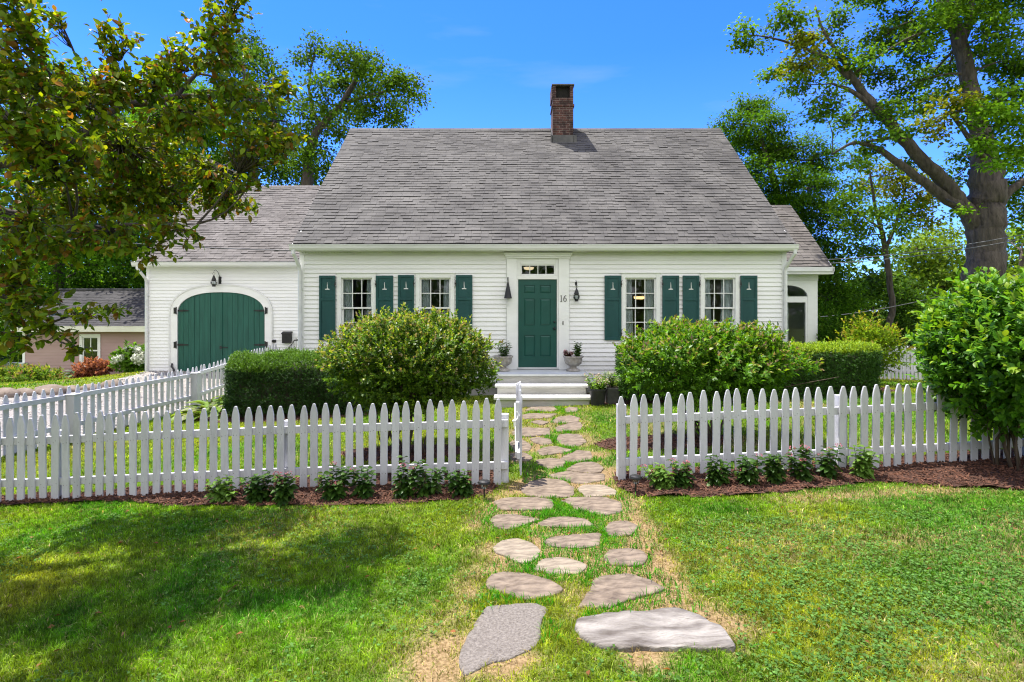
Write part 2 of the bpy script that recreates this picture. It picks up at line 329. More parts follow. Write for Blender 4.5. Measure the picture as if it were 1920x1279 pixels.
M['wood'] = paint('floor_boards', (.10, .055, .03), (.16, .09, .05), .5, 3, 6, 0, (.3, 4, 1))
M['lampglow'] = emat('lamp_glow', (1.0, .60, .24), 1.3)
M['hallglow'] = emat('hall_lamp_glow', (1.0, .74, .45), .55)
M['clearglass'] = glassmat('lantern_glass')
M['urn'] = paint('mossy_cast_stone', (.24, .215, .18), (.50, .47, .42), .9, 9, 8, .7, bscale=40)
M['blackpot'] = paint('black_plastic', (.012, .012, .012), (.03, .03, .03), .5, 6)
M['soil'] = paint('potting_soil', (.03, .02, .014), (.07, .045, .03), .95, 30)
M['bark'] = paint('maple_bark', (.032, .026, .022), (.115, .094, .078), .9, 4.5, 10, 1.0, (2.2, 2.2, .5), bscale=7, lo=.3, hi=.66, bdist=.06)
M['bark2'] = paint('dark_bark', (.035, .027, .022), (.11, .088, .07), .9, 6, 8, .9, (2, 2, .4), bscale=12, bdist=.03)
M['stem'] = paint('shrub_stem', (.05, .035, .022), (.14, .10, .07), .85, 12, 6, .4, (1, 1, .3))
M['greenstem'] = paint('green_stem', (.04, .09, .02), (.06, .12, .03), .7, 12)
M['steel'] = paint('galvanised_steel', (.30, .32, .33), (.42, .44, .45), .4, 5, 4, 0, metal=.6)
M['boxgrey'] = paint('grey_green_box_paint', (.22, .27, .26), (.28, .33, .32), .5, 4)
M['wire'] = paint('grey_cable', (.10, .10, .10), (.17, .17, .17), .5, 4)
M['darkwire'] = paint('dark_cable', (.03, .03, .03), (.06, .06, .06), .5, 4)
M['leaf'] = leafmat('leaf', .46, .6, .08)
M['leaf_gloss'] = leafmat('glossy_leaf', .42, .42, .25)
M['leaf_red'] = leafmat('red_green_leaf', .54, .40, .22, (1.3, 1.15, .38))
M['needle'] = leafmat('yew_needle', .22, .5, .3)
M['petal'] = leafmat('petal', .3, .6, .2, (1, 1, 1))
M['grassblade'] = leafmat('grass_blade', .5, .6, .15, (1.2, 1.15, .5))
M['rockA'] = paint('garden_rock', (.12, .092, .072), (.27, .215, .17), .9, 3.5, 9, .6, bscale=16)

# ------------------------------------------------------------------ foliage
class Leaves:
    def __init__(s): s.V = []; s.Fq = []; s.C = []; s.n = 0; s.hi = []
    def add(s, pos, axis, nrm, L, W, col, fold=0.3, droop=0.0, hi=False):
        pos = np.asarray(pos, float); n = len(pos)
        if n == 0: return
        L = np.broadcast_to(np.asarray(L, float), (n,))[:, None]; W = np.broadcast_to(np.asarray(W, float), (n,))[:, None]
        a = axis / (np.linalg.norm(axis, axis=1, keepdims=True) + 1e-9)
        b = np.cross(nrm, a); b /= (np.linalg.norm(b, axis=1, keepdims=True) + 1e-9)
        c = np.cross(a, b)
        col = np.broadcast_to(np.asarray(col, float), (n, 3))
        if not hi:
            v = np.stack([pos, pos + a * L * .45 + b * W * .5 + c * W * fold * .5, pos + a * L - c * L * droop, pos + a * L * .45 - b * W * .5 + c * W * fold * .5], 1)
            idx = np.arange(n)[:, None] * 4 + np.array([0, 1, 2, 3]) + s.n
            s.V.append(v.reshape(-1, 3)); s.Fq.append(idx); s.C.append(np.repeat(col, 4, 0)); s.n += 4 * n
        else:
            st = [(.0, .0), (.28, .42), (.58, .5), (.84, .27), (1, 0)]
            mids = [pos + a * L * t - c * L * droop * t * t for t, _ in st]
            R = [mids[i] + b * W * st[i][1] + c * W * fold * st[i][1] for i in (1, 2, 3)]
            Lf = [mids[i] - b * W * st[i][1] + c * W * fold * st[i][1] for i in (1, 2, 3)]
            v = np.stack(mids + R + Lf, 1)          # 0-4 mids, 5-7 right, 8-10 left
            fs = [(0, 5, 1, 1), (1, 5, 6, 2), (2, 6, 7, 3), (3, 7, 4, 4), (0, 1, 8, 8), (1, 2, 9, 8), (2, 3, 10, 9), (3, 4, 10, 10)]
            base = np.arange(n)[:, None] * 11 + s.n
            for f in fs:
                f = list(f)
                if f[2] == f[3]: f = f[:3]
                s.hi.append(base + np.array(f))
            s.V.append(v.reshape(-1, 3)); s.C.append(np.repeat(col, 11, 0)); s.n += 11 * n
    def build(s, name, mat, parent=None, extra=None, origin=(0, 0, 0)):
        """extra: an MB of twigs that belong to the same part, drawn with a second material"""
        org = np.array(parent['base'], float) if parent is not None else np.array(origin, float)
        V = np.concatenate(s.V); C = np.concatenate(s.C)
        quads = np.concatenate(s.Fq).astype(np.int32) if s.Fq else np.zeros((0, 4), np.int32)
        h4 = [f for f in s.hi if f.shape[1] == 4]; h3 = [f for f in s.hi if f.shape[1] == 3]
        if h4: quads = np.concatenate([quads] + h4).astype(np.int32)
        tris = np.concatenate(h3).astype(np.int32) if h3 else np.zeros((0, 3), np.int32)
        loops = np.concatenate([quads.ravel(), tris.ravel()]); starts = np.concatenate([np.arange(len(quads)) * 4, len(quads) * 4 + np.arange(len(tris)) * 3]); tot = np.concatenate([np.full(len(quads), 4), np.full(len(tris), 3)])
        nmain = len(starts)
        if extra is not None and extra.f:
            o = len(V); V = np.concatenate([V, np.array(extra.v)]); C = np.concatenate([C, np.full((len(extra.v), 3), .05)])
            el = np.array([i for f in extra.f for i in f], np.int64) + o; et = np.array([len(f) for f in extra.f]); es = len(loops) + np.concatenate([[0], np.cumsum(et)[:-1]])
            loops = np.concatenate([loops, el]); starts = np.concatenate([starts, es]); tot = np.concatenate([tot, et])
        me = bpy.data.meshes.new(name); me.vertices.add(len(V)); me.vertices.foreach_set('co', (V - org).astype(np.float32).ravel())
        me.loops.add(len(loops)); me.loops.foreach_set('vertex_index', loops.astype(np.int32)); me.polygons.add(len(starts)); me.polygons.foreach_set('loop_start', starts.astype(np.int32))
        me.materials.append(mat)
        if extra is not None and extra.f:
            me.materials.append(M['stem']); me.polygons.foreach_set('material_index', np.concatenate([np.zeros(nmain, np.int32), np.ones(len(starts) - nmain, np.int32)]))
        at = me.attributes.new('col', 'FLOAT_COLOR', 'POINT'); at.data.foreach_set('color', np.concatenate([C, np.ones((len(C), 1))], 1).astype(np.float32).ravel())
        me.update(calc_edges=True)
        return link(name, me, parent, origin=org)

def rdir(n, rng=None):
    v = (rng or RNG).normal(size=(n, 3)); return v / np.linalg.norm(v, axis=1, keepdims=True)
LEAF_GAIN = np.array([2.05, 2.0, .85])
def pick(cols, n, var=.25, rng=None):
    """random leaf tones between listed greens, each leaf lighter or darker by var"""
    rng = rng or RNG
    cols = np.array(cols, float); cols = np.where((cols[:, 1:2] > cols[:, 0:1]) & (cols[:, 2:3] < .07), cols * LEAF_GAIN, cols); w = rng.integers(0, len(cols), n); w2 = rng.integers(0, len(cols), n); t = rng.random((n, 1)) ** 2
    c = cols[w] * (1 - t) + cols[w2] * t
    return c * (1 + var * rng.normal(size=(n, 1))).clip(.4, 1.9)
def spread(lv, centers, nl, sig, L, W, cols, up=.55, flat=.45, out_from=None, fold=.3, droop=.15, hi=False, cvar=.22, rng=None):
    """leaf clumps round each centre"""
    rng = rng or RNG
    centers = np.asarray(centers, float); m = len(centers)
    if m == 0: return
    n = m * nl; cid = np.repeat(np.arange(m), nl)
    off = rng.normal(size=(n, 3)) * sig * np.array([1, 1, flat]); pos = centers[cid] + off
    ax = rdir(n, rng) * .8 + off / (sig + 1e-6) * .5 + np.array([0, 0, -.25])
    nr = rdir(n, rng) * (1 - up) + np.array([0, 0, up])
    tone = (1 + .2 * rng.normal(size=(m, 1)))[cid].clip(.6, 1.5)
    lv.add(pos, ax, nr, L * (1 + .25 * rng.normal(size=n)).clip(.5, 1.6), W * (1 + .25 * rng.normal(size=n)).clip(.5, 1.6), pick(cols, n, cvar, rng) * tone, fold, droop, hi)
def twig(mb, a, b, r0, r1, sag=0.1, n=4, segs=4, rng=None):
    rng = rng or RNG
    a = np.array(a, float); b = np.array(b, float); d = np.linalg.norm(b - a); j = rng.normal(size=3) * d * .08; pts = []
    for i in range(segs + 1):
        t = i / segs; pts.append(a * (1 - t) + b * t + j * math.sin(math.pi * t) + np.array([0, 0, sag * d * math.sin(math.pi * t)]))
    mb.tube(pts, [r0 * (1 - i / segs) + r1 * i / segs for i in range(segs + 1)], n, cap=False)

def tree(name, label, D, trunk, blobs, cols, L, W, clump, nl, cover=1.2, bark='bark2', mat='leaf', limbs=(), group=None, seed=1, flat=.5, up=.5, ddepth=.8, twr=.02, cat='tree'):
    """trunk/limbs: lists of (px, py, radius[, depth offset]) seen in the photo at distance D; blobs: (px, py, rx, ry[, depth offset, tone])"""
    rng = np.random.default_rng(seed)
    def w(q): return P(q[0], q[1], D + (q[3] if len(q) > 3 else 0))
    tp = [w(q) for q in trunk]; base = tp[0].copy(); base[2] = g1(base[0], base[1]) - .15
    t = thing(name, label, cat, base, group)
    mb = MB(); nodes = []; nrad = []
    def limb(pts, rads, n):
        # resample smoothly with a little wobble
        P0 = np.array(pts); k = len(P0); S = []; R = []
        for i in range(k - 1):
            for u in np.linspace(0, 1, 5)[:-1]:
                p0, p1, p2, p3 = P0[max(i - 1, 0)], P0[i], P0[i + 1], P0[min(i + 2, k - 1)]
                S.append(.5 * ((2 * p1) + (p2 - p0) * u + (2 * p0 - 5 * p1 + 4 * p2 - p3) * u * u + (-p0 + 3 * p1 - 3 * p2 + p3) * u ** 3)); R.append(rads[i] * (1 - u) + rads[i + 1] * u)
        S.append(P0[-1]); R.append(rads[-1]); S = np.array(S)
        S[1:-1] += rng.normal(size=S[1:-1].shape) * np.array(R)[1:-1, None] * .12
        mb.tube(S, R, n); nodes.extend(list(S)); nrad.extend(R)
    if trunk[0][1] < 3000: limb([base] + tp, [trunk[0][2] * 1.25] + [q[2] for q in trunk], 14)
    for lb in limbs: limb([w(q) for q in lb], [q[2] for q in lb], 9)
    lv = Leaves(); tw = MB()
    for bl in blobs:
        dd = bl[4] if len(bl) > 4 else float(rng.normal() * ddepth); Db = D + dd
        c = P(bl[0], bl[1], Db); rx, rz = bl[2] / F * Db, bl[3] / F * Db; ry = (rx + rz) / 2
        tone = bl[5] if len(bl) > 5 else None
        nleaf = 1.9 * cover * math.pi * rx * rz / (L * W * .5); nc = max(2, int(nleaf / nl))
        u = rdir(nc, rng) * (rng.random((nc, 1)) ** .42); ctr = c + u * np.array([rx, ry, rz])
        nd = np.array(nodes); i0 = np.argmin(((nd - c) ** 2).sum(1) + .6 * np.maximum(0, nd[:, 2] - c[2]) ** 2); a = nd[i0]
        dist = np.linalg.norm(c - a)
        r0 = min(max(.012 * dist + twr, twr), nrad[i0] * .7)
        twig(mb, a, c, r0, r0 * .4, .06, 5, 5, rng)
        for q in ctr: twig(mb, a * .25 + c * .75, q, max(r0 * .3, .006), .004, .05, 3, 3, rng)
        spread(lv, ctr, nl, clump, L, W, tone or cols, up=up, flat=flat, rng=rng)
    mb.build('trunk', M[bark], t, smooth=True)
    lv.build('crown', M[mat], t)
    return t
# ------------------------------------------------------------------ the white house
YW = 12.6                                            # front wall plane
def wx(px): return (px - CX) / F * YW
def wz(py): return CZ + (HY - py) / F * YW
HX0, HX1 = wx(562), wx(1474)
EAVE_Y, EAVE_Z, RIDGE_Y, RIDGE_Z = 12.28, 3.485, 16.70, 7.53
PITCH = (RIDGE_Z - EAVE_Z) / (RIDGE_Y - EAVE_Y)
house = thing('house', 'white clapboard cottage with grey shingle roof, green front door and brick chimney', 'house', (0.7, YW, 0.0))

def lapped(mb, x0, x1, z0, z1, y, openings, expo=.1015, proj=.027, rng=None):
    """clapboards on a wall facing -y; openings: functions z -> (xa, xb) or None"""
    rng = rng or np.random.default_rng(3); k = 0; z = z0
    while z < z1 - .005:
        zt = min(z + expo, z1); segs = [(x0, x1)]
        for op in openings:
            r = op((z + zt) / 2)
            if r is None: continue
            out = []
            for a, b in segs:
                if r[1] <= a or r[0] >= b: out.append((a, b)); continue
                if r[0] > a: out.append((a, r[0]))
                if r[1] < b: out.append((r[1], b))
            segs = out
        for a, b in segs:
            # boards in lengths, each with its own slight wander
            cuts = [a]
            while b - cuts[-1] > 5.2: cuts.append(cuts[-1] + rng.uniform(2.4, 4.6))
            cuts.append(b)
            for p, q in zip(cuts[:-1], cuts[1:]):
                n = max(1, int((q - p) / .8)); xs = np.linspace(p, q, n + 1); w = rng.normal(size=n + 1) * .0010; e = rng.normal() * .0012
                vs = []; fs = []
                for i, xx in enumerate(xs):
                    vs += [(xx, y, z + w[i]), (xx, y - proj + e, z + w[i]), (xx, y - .003, zt + .006)]
                for i in range(n):
                    o = 3 * i; fs += [(o, o + 3, o + 4, o + 1), (o + 1, o + 4, o + 5, o + 2)]
                mb.add(vs, fs)
        z = zt
def rect_op(xa, xb, za, zb): return lambda z: (xa, xb) if za < z < zb else None

WIN = [dict(c=669, sh=((600, 630), (706, 738)), who='beside the carriage-door wing', ext=517, tone=0), dict(c=816, sh=((747, 777), (855, 886)), who='behind the round bronze-tipped shrub', ext=516, tone=1),
       dict(c=1201, sh=((1133, 1164), (1241, 1272)), who='with the lit lamp inside', ext=517, tone=2), dict(c=1349, sh=((1279, 1310), (1387, 1418)), who='next to the house corner by the sunroom', ext=517, tone=3)]
SW, WT, WB = 29 / F * YW, wz(521), wz(634)            # sash half width, top, bottom
DX0, DX1, DZ0, DZ1 = wx(971.5), wx(1044), wz(689), wz(524)
ops = [rect_op(wx(w['c']) - SW - .04, wx(w['c']) + SW + .04, WB - .03, WT + .03) for w in WIN] + [rect_op(wx(950) + .03, wx(1067) - .03, 0.3, wz(483))]
mb = MB(); lapped(mb, HX0 + .11, HX1 - .11, .30, wz(478), YW, ops)
wall = mb.build('wall', M['siding'], house)
mb = MB()                                             # side and rear walls with their gables, one skin
gx = lambda x: [(x, YW + .02, .3), (x, 20.8, .3), (x, 20.8, EAVE_Z), (x, RIDGE_Y, RIDGE_Z - .12), (x, YW + .02, EAVE_Z + PITCH * .35)]
for xx in (HX0 + .015, HX1 - .015):
    g = gx(xx); mb.prism([(p[1], p[2]) for p in g], xx - .012, xx + .012, 'x')
mb.box(HX0 + .03, HX1 - .03, 20.78, 20.8, .3, EAVE_Z)
mb.build('side_wall', M['siding'], house)
MB().box(HX0 + .02, DX0 - .3, YW + .01, YW + .2, -.4, .298).box(DX1 + .3, HX1 - .02, YW + .01, YW + .2, -.4, .298).box(HX0 + .02, HX0 + .2, YW + .2, 20.78, -.4, .298).box(HX1 - .2, HX1 - .02, YW + .2, 20.78, -.4, .298).build('foundation', M['stonebase'], house)
# rooms behind the windows
mb = MB(); mb.box(HX0 + .04, HX1 - .04, YW + .05, 17.0, .58, .62); mb.build('floor', M['wood'], house)
mb = MB(); mb.box(HX0 + .04, HX1 - .04, 17.0, 17.06, .3, 3.3); mb.box(wx(905), wx(905) + .1, YW + .06, 17.0, .62, 3.3); mb.box(wx(1100), wx(1100) + .1, YW + .06, 17.0, .62, 3.3); mb.box(HX0 + .04, HX1 - .04, YW + .05, 17.06, 3.3, 3.34); mb.build('partition', M['plaster'], house)
for xx in (HX0, HX1 - .115):
    MB().box(xx, xx + .115, YW - .024, YW + .05, .28, wz(478)).build('corner_board', M['white'], house, bevel=.004)
# frieze and boxed eave
mb = MB(); mb.box(HX0, HX1, YW - .022, YW + .03, wz(478) + .001, EAVE_Z - .06); mb.build('frieze', M['trim_grey'], house)
mb = MB(); mb.box(HX0 - .03, HX1 + .03, EAVE_Y + .09, YW - .023, EAVE_Z - .155, EAVE_Z - .12); mb.box(HX0 - .03, HX1 + .03, EAVE_Y + .07, EAVE_Y + .09, EAVE_Z - .17, EAVE_Z + .0)
for i in range(150):                                  # small dentils under the eave
    xx = HX0 + .05 + i * (HX1 - HX0 - .1) / 150; mb.box(xx, xx + .022, YW - .05, YW - .0235, EAVE_Z - .19, EAVE_Z - .157)
mb.build('soffit', M['trim_grey'], house)

def shingle_slope(mb, x0, x1, yb, zb, yt, zt, row=.1262, jag=.006, rng=None, butt=.011):
    """courses lapping up a slope that faces -y, each with a thick lower edge that wanders a little; uv in metres"""
    rng = rng or np.random.default_rng(5); S = math.hypot(yt - yb, zt - zb); n = int(round(S / row)); row = S / n
    t = np.array([0, (yt - yb) / S, (zt - zb) / S]); nn = np.array([0, -t[2], t[1]]); uvs = []
    for k in range(n):
        s0, s1 = k * row, (k + 1) * row; xs = [x0]
        while xs[-1] < x1 - .3: xs.append(xs[-1] + rng.choice([.12, .17, .22, .3]) * rng.uniform(.85, 1.15))
        xs.append(x1); m = len(xs) - 1
        for i in range(m):
            d = rng.normal() * jag; h = butt * (.6 if rng.random() < .45 else 1.4) + abs(rng.normal()) * .003; sag = .012 * math.sin(xs[i] * .9 + 1) * math.sin(s0 * .7)
            q = [(s0 + d, sag), (s0 + d, h + sag), (s1 + .03, .001 + sag)]
            vs = []
            for xx in (xs[i], xs[i + 1]):
                for s, hh in q: p = np.array([xx, yb, zb]) + t * s + nn * hh; vs.append(p)
            mb.cur = 1 if rng.random() < .93 else 0; mb.add(vs, [(0, 3, 4, 1)]); mb.cur = 0; mb.f.append(tuple(i + len(mb.v) - 6 for i in (1, 4, 5, 2))); mb.mi.append(0)
            u0, u1 = xs[i], xs[i + 1]
            uvs += [(u0, s0 - .01), (u1, s0 - .01), (u1, s0 + .004), (u0, s0 + .004), (u0, s0 + .004), (u1, s0 + .004), (u1, s1 + .004), (u0, s1 + .004)]
    return uvs
def roof_obj(name, mb, uvs, mat, parent):
    o = mb.build(name, [mat, M['tabedge']], parent); u = o.data.uv_layers['UVMap']
    a = np.empty(len(o.data.loops) * 2); u.data.foreach_get('uv', a); a = a.reshape(-1, 2); a[:len(uvs)] = np.array(uvs)
    u.data.foreach_set('uv', a.ravel()); return o
RX0, RX1 = HX0 - .05, HX1 + .05
mb = MB(); uvs = shingle_slope(mb, RX0, RX1, EAVE_Y, EAVE_Z, RIDGE_Y, RIDGE_Z)
dz = .07
mb.prism([(EAVE_Y + .012, EAVE_Z - dz + .05), (RIDGE_Y, RIDGE_Z - .004), (21.25, EAVE_Z + .0), (21.25, EAVE_Z - .08), (RIDGE_Y, RIDGE_Z - .09), (EAVE_Y + .012, EAVE_Z - .10)], RX0 + .004, RX1 - .004, 'x')
for i in range(37):                                   # ridge caps
    xx = RX0 + i * (RX1 - RX0) / 37; mb.prism([(RIDGE_Y - .13, RIDGE_Z - .09), (RIDGE_Y, RIDGE_Z + .03), (RIDGE_Y + .13, RIDGE_Z - .09)], xx, xx + (RX1 - RX0) / 37 - .006, 'x')
roof = sub(roof_obj('roof', mb, uvs, M['roof'], house))
mb = MB()
for xx in (RX0 - .016, RX1 - .010):
    MB().prism([(EAVE_Y + .0, EAVE_Z - .18), (EAVE_Y, EAVE_Z - .045), (RIDGE_Y, RIDGE_Z - .05), (RIDGE_Y, RIDGE_Z - .20)], xx, xx + .026, 'x').build('rake_board', M['trim_grey'], house)
# chimney, thinner neck with an opened hood on top
cx0, cx1 = 1.20, 1.81; cy0, cy1 = 16.05, 16.75; ctop = 8.60
mb = MB(); hw = .10
mb.box(cx0, cx1, cy0, cy1, 6.6, ctop - .36)
mb.box(cx0, cx0 + hw, cy0, cy1, ctop - .36, ctop); mb.box(cx1 - hw, cx1, cy0, cy1, ctop - .36, ctop); mb.box(cx0 + hw, cx1 - hw, cy1 - hw, cy1, ctop - .36, ctop)
mb.box(cx0 - .025, cx1 + .03, cy0 - .02, cy1 + .02, ctop - .62, ctop - .545)
mb.box(cx0 - .03, cx0 - .001, cy0 + .05, cy1, ctop - .36, ctop - .02)
ch = sub(mb.build('chimney', M['brick'], roof, bevel=.006))
MB().box(cx0 - .03, cx1 + .03, cy0 - .03, cy1 + .02, ctop, ctop + .045).build('chimney_cap', M['lead'], house, bevel=.006)
MB().box(cx0 + hw, cx1 - hw, cy0 + .12, cy1 - hw, ctop - .358, ctop - .002).build('flue', M['soot_black'], house)
yy = lambda y: EAVE_Z + PITCH * (y - EAVE_Y)
mb = MB(); mb.box(cx0 - .06, cx1 + .10, cy0 - .02, cy0 - .001, yy(cy0) - .1, yy(cy0) + .20)
mb.prism([(cy0 - .02, yy(cy0) - .1), (cy0 - .02, yy(cy0) + .17), (cy1, RIDGE_Z + .14), (cy1, RIDGE_Z - .1)], cx1 + .001, cx1 + .012, 'x')
mb.prism([(cy0 - .02, yy(cy0) - .1), (cy0 - .02, yy(cy0) + .17), (cy1, RIDGE_Z + .14), (cy1, RIDGE_Z - .1)], cx0 - .012, cx0 - .001, 'x')
mb.build('chimney_flashing', M['lead'], house)
# gutter with hangers, and the two downspouts
gp = [(0, 0), (-.03, -.02), (-.085, -.03), (-.115, .02), (-.125, .085), (-.137, .095), (-.137, .108), (-.118, .108), (-.108, .03), (-.08, -.015), (-.03, -.006), (-.008, .01), (-.008, .1), (0, .1)]
mb = MB(); mb.prism([(EAVE_Y + .068 + a, EAVE_Z - .13 + b) for a, b in gp], HX0 - .1, HX1 + .1, 'x')
for i in range(22):
    xx = HX0 + .1 + i * (HX1 - HX0 - .2) / 21; mb.box(xx, xx + .02, EAVE_Y - .066, EAVE_Y + .06, EAVE_Z - .036, EAVE_Z - .022); mb.box(xx, xx + .016, EAVE_Y - .080, EAVE_Y - .066, EAVE_Z - .040, EAVE_Z - .022)
gut = mb.build('gutter', M['gutter'], house)
def downspout(x, dx, y0, z0, yend, zbot, parent):
    mb = MB(); mb.tube([(x, y0, z0), (x, y0, z0 - .08), (x + dx * .3, y0 + .08, z0 - .17), (x + dx * .9, yend - .03, z0 - .36), (x + dx, yend, z0 - .46), (x + dx, yend, zbot)], .042, 8)
    for z in (z0 - .9, z0 - 2.0): mb.box(x + dx - .06, x + dx + .06, yend + .02, yend + .045, z, z + .04)
    return mb.build('downspout', M['gutter'], parent, smooth=False)
downspout(HX1 + .04, -.09, EAVE_Y + .0, EAVE_Z - .14, YW - .07, .2, house)
downspout(HX0 - .02, .05, EAVE_Y + .0, EAVE_Z - .14, YW - .07, .2, house)

# windows: casing + two sashes of six lights
def sash_window(cx, top, bot, hw, y, parent, cols=3, rows=2, casing=.09, headh=.10, mat='white', apron=True):
    f = MB(); f.frame(cx - hw - casing, cx + hw + casing, bot - .045, top + headh, (casing, casing, 0, headh), y - .034, y + .10)
    f.box(cx - hw - casing - .03, cx + hw + casing + .03, y - .055, y + .0, top + headh, top + headh + .022)
    f.box(cx - hw - casing - .02, cx + hw + casing + .02, y - .065, y + .10, bot - .075, bot - .046)
    w = sub(f.build('window', M[mat], parent, bevel=.004)); mid = (top + bot) / 2
    for lo, hi, yy_ in ((mid - .018, top, y + .02), (bot, mid + .018, y + .058)):
        s = MB(); s.frame(cx - hw, cx + hw, lo, hi, (.036, .036, .05 if lo == bot else .036, .036), yy_, yy_ + .032)
        iw, ih = 2 * hw - .072, hi - lo - (.086 if lo == bot else .072); zb = lo + (.05 if lo == bot else .036)
        for k in range(1, cols): xx = cx - hw + .036 + iw * k / cols; s.box(xx - .009, xx + .009, yy_ + .004, yy_ + .026, zb, zb + ih)
        for k in range(1, rows):
            zz = zb + ih * k / rows
            for j in range(cols):
                a = cx - hw + .036 + iw * j / cols + (.009 if j else 0); b = cx - hw + .036 + iw * (j + 1) / cols - (.009 if j < cols - 1 else 0); s.box(a, b, yy_ + .004, yy_ + .026, zz - .009, zz + .009)
        s.build('sash', M[mat], w)
        MB().box(cx - hw + .034, cx + hw - .034, yy_ + .013, yy_ + .017, zb - .002, zb + ih + .002).build('pane', M['glass'], w)
    return w
def shutter(x0, x1, z0, z1, y, hinge_side, parent):
    m = MB(); st = .052; zs = z1 - .37 * (z1 - z0)
    m.box(x0 + st, x1 - st, y - .022, y - .004, z0 + .06, zs - .03); m.box(x0 + st, x1 - st, y - .022, y - .004, zs + .03, z1 - .06)
    m.frame(x0, x1, z0, z1, (st, st, .06, .06), y - .036, y); m.box(x0 + st, x1 - st, y - .036, y, zs - .03, zs + .03)
    s = sub(m.build('shutter', M['shutter'], parent, bevel=.004))
    c = (x0 + x1) / 2; zc = z1 - .30; c2 = MB()           # pierced candlestick, the white wall showing through
    c2.prism([(c - .004, zc), (c - .05, zc - .008), (c - .052, zc - .026), (c + .052, zc - .026), (c + .05, zc - .008), (c + .012, zc), (c + .009, zc + .07), (c + .003, zc + .145), (c - .003, zc + .145), (c - .006, zc + .07)], y - .0245, y - .0222)
    c2.build('cutout', M['trim_grey'], s)
    xe = x1 if hinge_side > 0 else x0
    for z in (z1 - .2, z0 + .16):
        h = MB(); h.box(xe - .006, xe + .006, y - .052, y - .037, z - .06, z + .06); h.box(xe - .02, xe + .02, y - .05, y - .038, z - .015, z + .015); h.tube([(xe, y - .045, z + .05), (xe + .012 * hinge_side, y - .06, z + .085), (xe + .022 * hinge_side, y - .045, z + .09)], .006, 5)
        h.build('hinge', M['black'], s)
    return s
for w in WIN:
    c = wx(w['c']); sash_window(c, WT, WB, SW, YW - .0, house)
    for k, (a, b) in enumerate(w['sh']): shutter(wx(a), wx(b), wz(637.5 + (0 if w['tone'] else 0)), wz(w['ext']), YW - .028, 1 if k == 0 else -1, house)
# curtains hang inside the panes, one each side
def curtain(x0, x1, x0b, x1b, z0, z1, y, label, seed):
    rng = np.random.default_rng(seed); nu, nv = 40, 14; V = []; Q = []
    ph = rng.random() * 6
    for j in range(nv + 1):
        t = j / nv; a = x0 * (1 - t) + x0b * t; b = x1 * (1 - t) + x1b * t
        for i in range(nu + 1):
            u = i / nu; V.append((a + (b - a) * u, y + .022 * math.sin(u * 30 + ph + .5 * math.sin(t * 3)) + .01 * math.sin(u * 11), z1 + (z0 - z1) * t))
    for j in range(nv):
        for i in range(nu): o = j * (nu + 1) + i; Q.append((o, o + 1, o + nu + 2, o + nu + 1))
    me = bpy.data.meshes.new('curtain'); base = np.array([(x0 + x1) / 2, y, z0]); me.from_pydata((np.array(V) - base).tolist(), [], Q); me.materials.append(M['curtain'])
    at = me.attributes.new('col', 'FLOAT_COLOR', 'POINT'); at.data.foreach_set('color', np.tile([.92, .94, .97, 1], len(V)).astype(np.float32))
    me.polygons.foreach_set('use_smooth', [True] * len(Q)); me.update(); o = link('curtain', me, None, origin=base)
    sd = o.modifiers.new('cloth', 'SOLIDIFY'); sd.thickness = .002
    return tag(o, label, 'curtain', 'sheer curtains in the house windows')
for i, w in enumerate(WIN):
    c = wx(w['c']); lw = (.23, .20, .17, .17)[i]; rw = (.16, .17, .23, .28)[i]
    curtain(c - SW - .02, c - SW + lw, c - SW - .02, c - SW + lw + .05, WB - .1, WT + .05, YW + .125, 'sheer curtain, outer side of the window ' + w['who'] if i < 2 else 'sheer curtain, door side of the window ' + w['who'], 10 + i)
    curtain(c + SW - rw, c + SW + .02, c + SW - rw - .02, c + SW + .02, WB - .1, WT + .05, YW + .125, 'sheer curtain, door side of the window ' + w['who'] if i < 2 else 'sheer curtain, sunroom side of the window ' + w['who'], 20 + i)
# lamps that glow indoors
def bowl_lamp(name, x, y, z, r, n, glow, label, top):
    t = thing(name, label, 'lamp', (x, y, z))
    m = MB(); m.tube([(x, y, z + .04), (x, y, top)], .008, 6); m.lathe([(.03, .03), (.035, .06), (.012, .1)], (x, y, z), 10)
    if n > 1:
        for k in range(n): q = 2 * math.pi * k / n + .3; m.tube([(x, y, z + .08), (x + r * .6 * math.cos(q), y + r * .6 * math.sin(q), z + .10), (x + r * math.cos(q), y + r * math.sin(q), z + .02)], .007, 5)
    m.build('stem', M['lead'], t)
    for k in range(n):
        q = 2 * math.pi * k / n + .3; rr = r if n > 1 else 0; s = .085 if n > 1 else r
        MB().lathe([(.012, -.01), (s * .5, -.045), (s * .85, -.03), (s, .015), (s * .98, .02), (s * .8, -.015), (.012, .0)], (x + rr * math.cos(q), y + rr * math.sin(q), z), 14).build('lamp_shade', M[glow], t, smooth=True)
bowl_lamp('chandelier', 3.28, 13.7, 2.30, .13, 5, 'lampglow', 'glowing five-bowl ceiling lamp seen through the window on the sunroom half of the front', 3.298)
bowl_lamp('hall_lamp', .42, 13.6, 3.03, .13, 1, 'hallglow', 'small glowing bowl ceiling light seen through the panes over the green front door', 3.298)

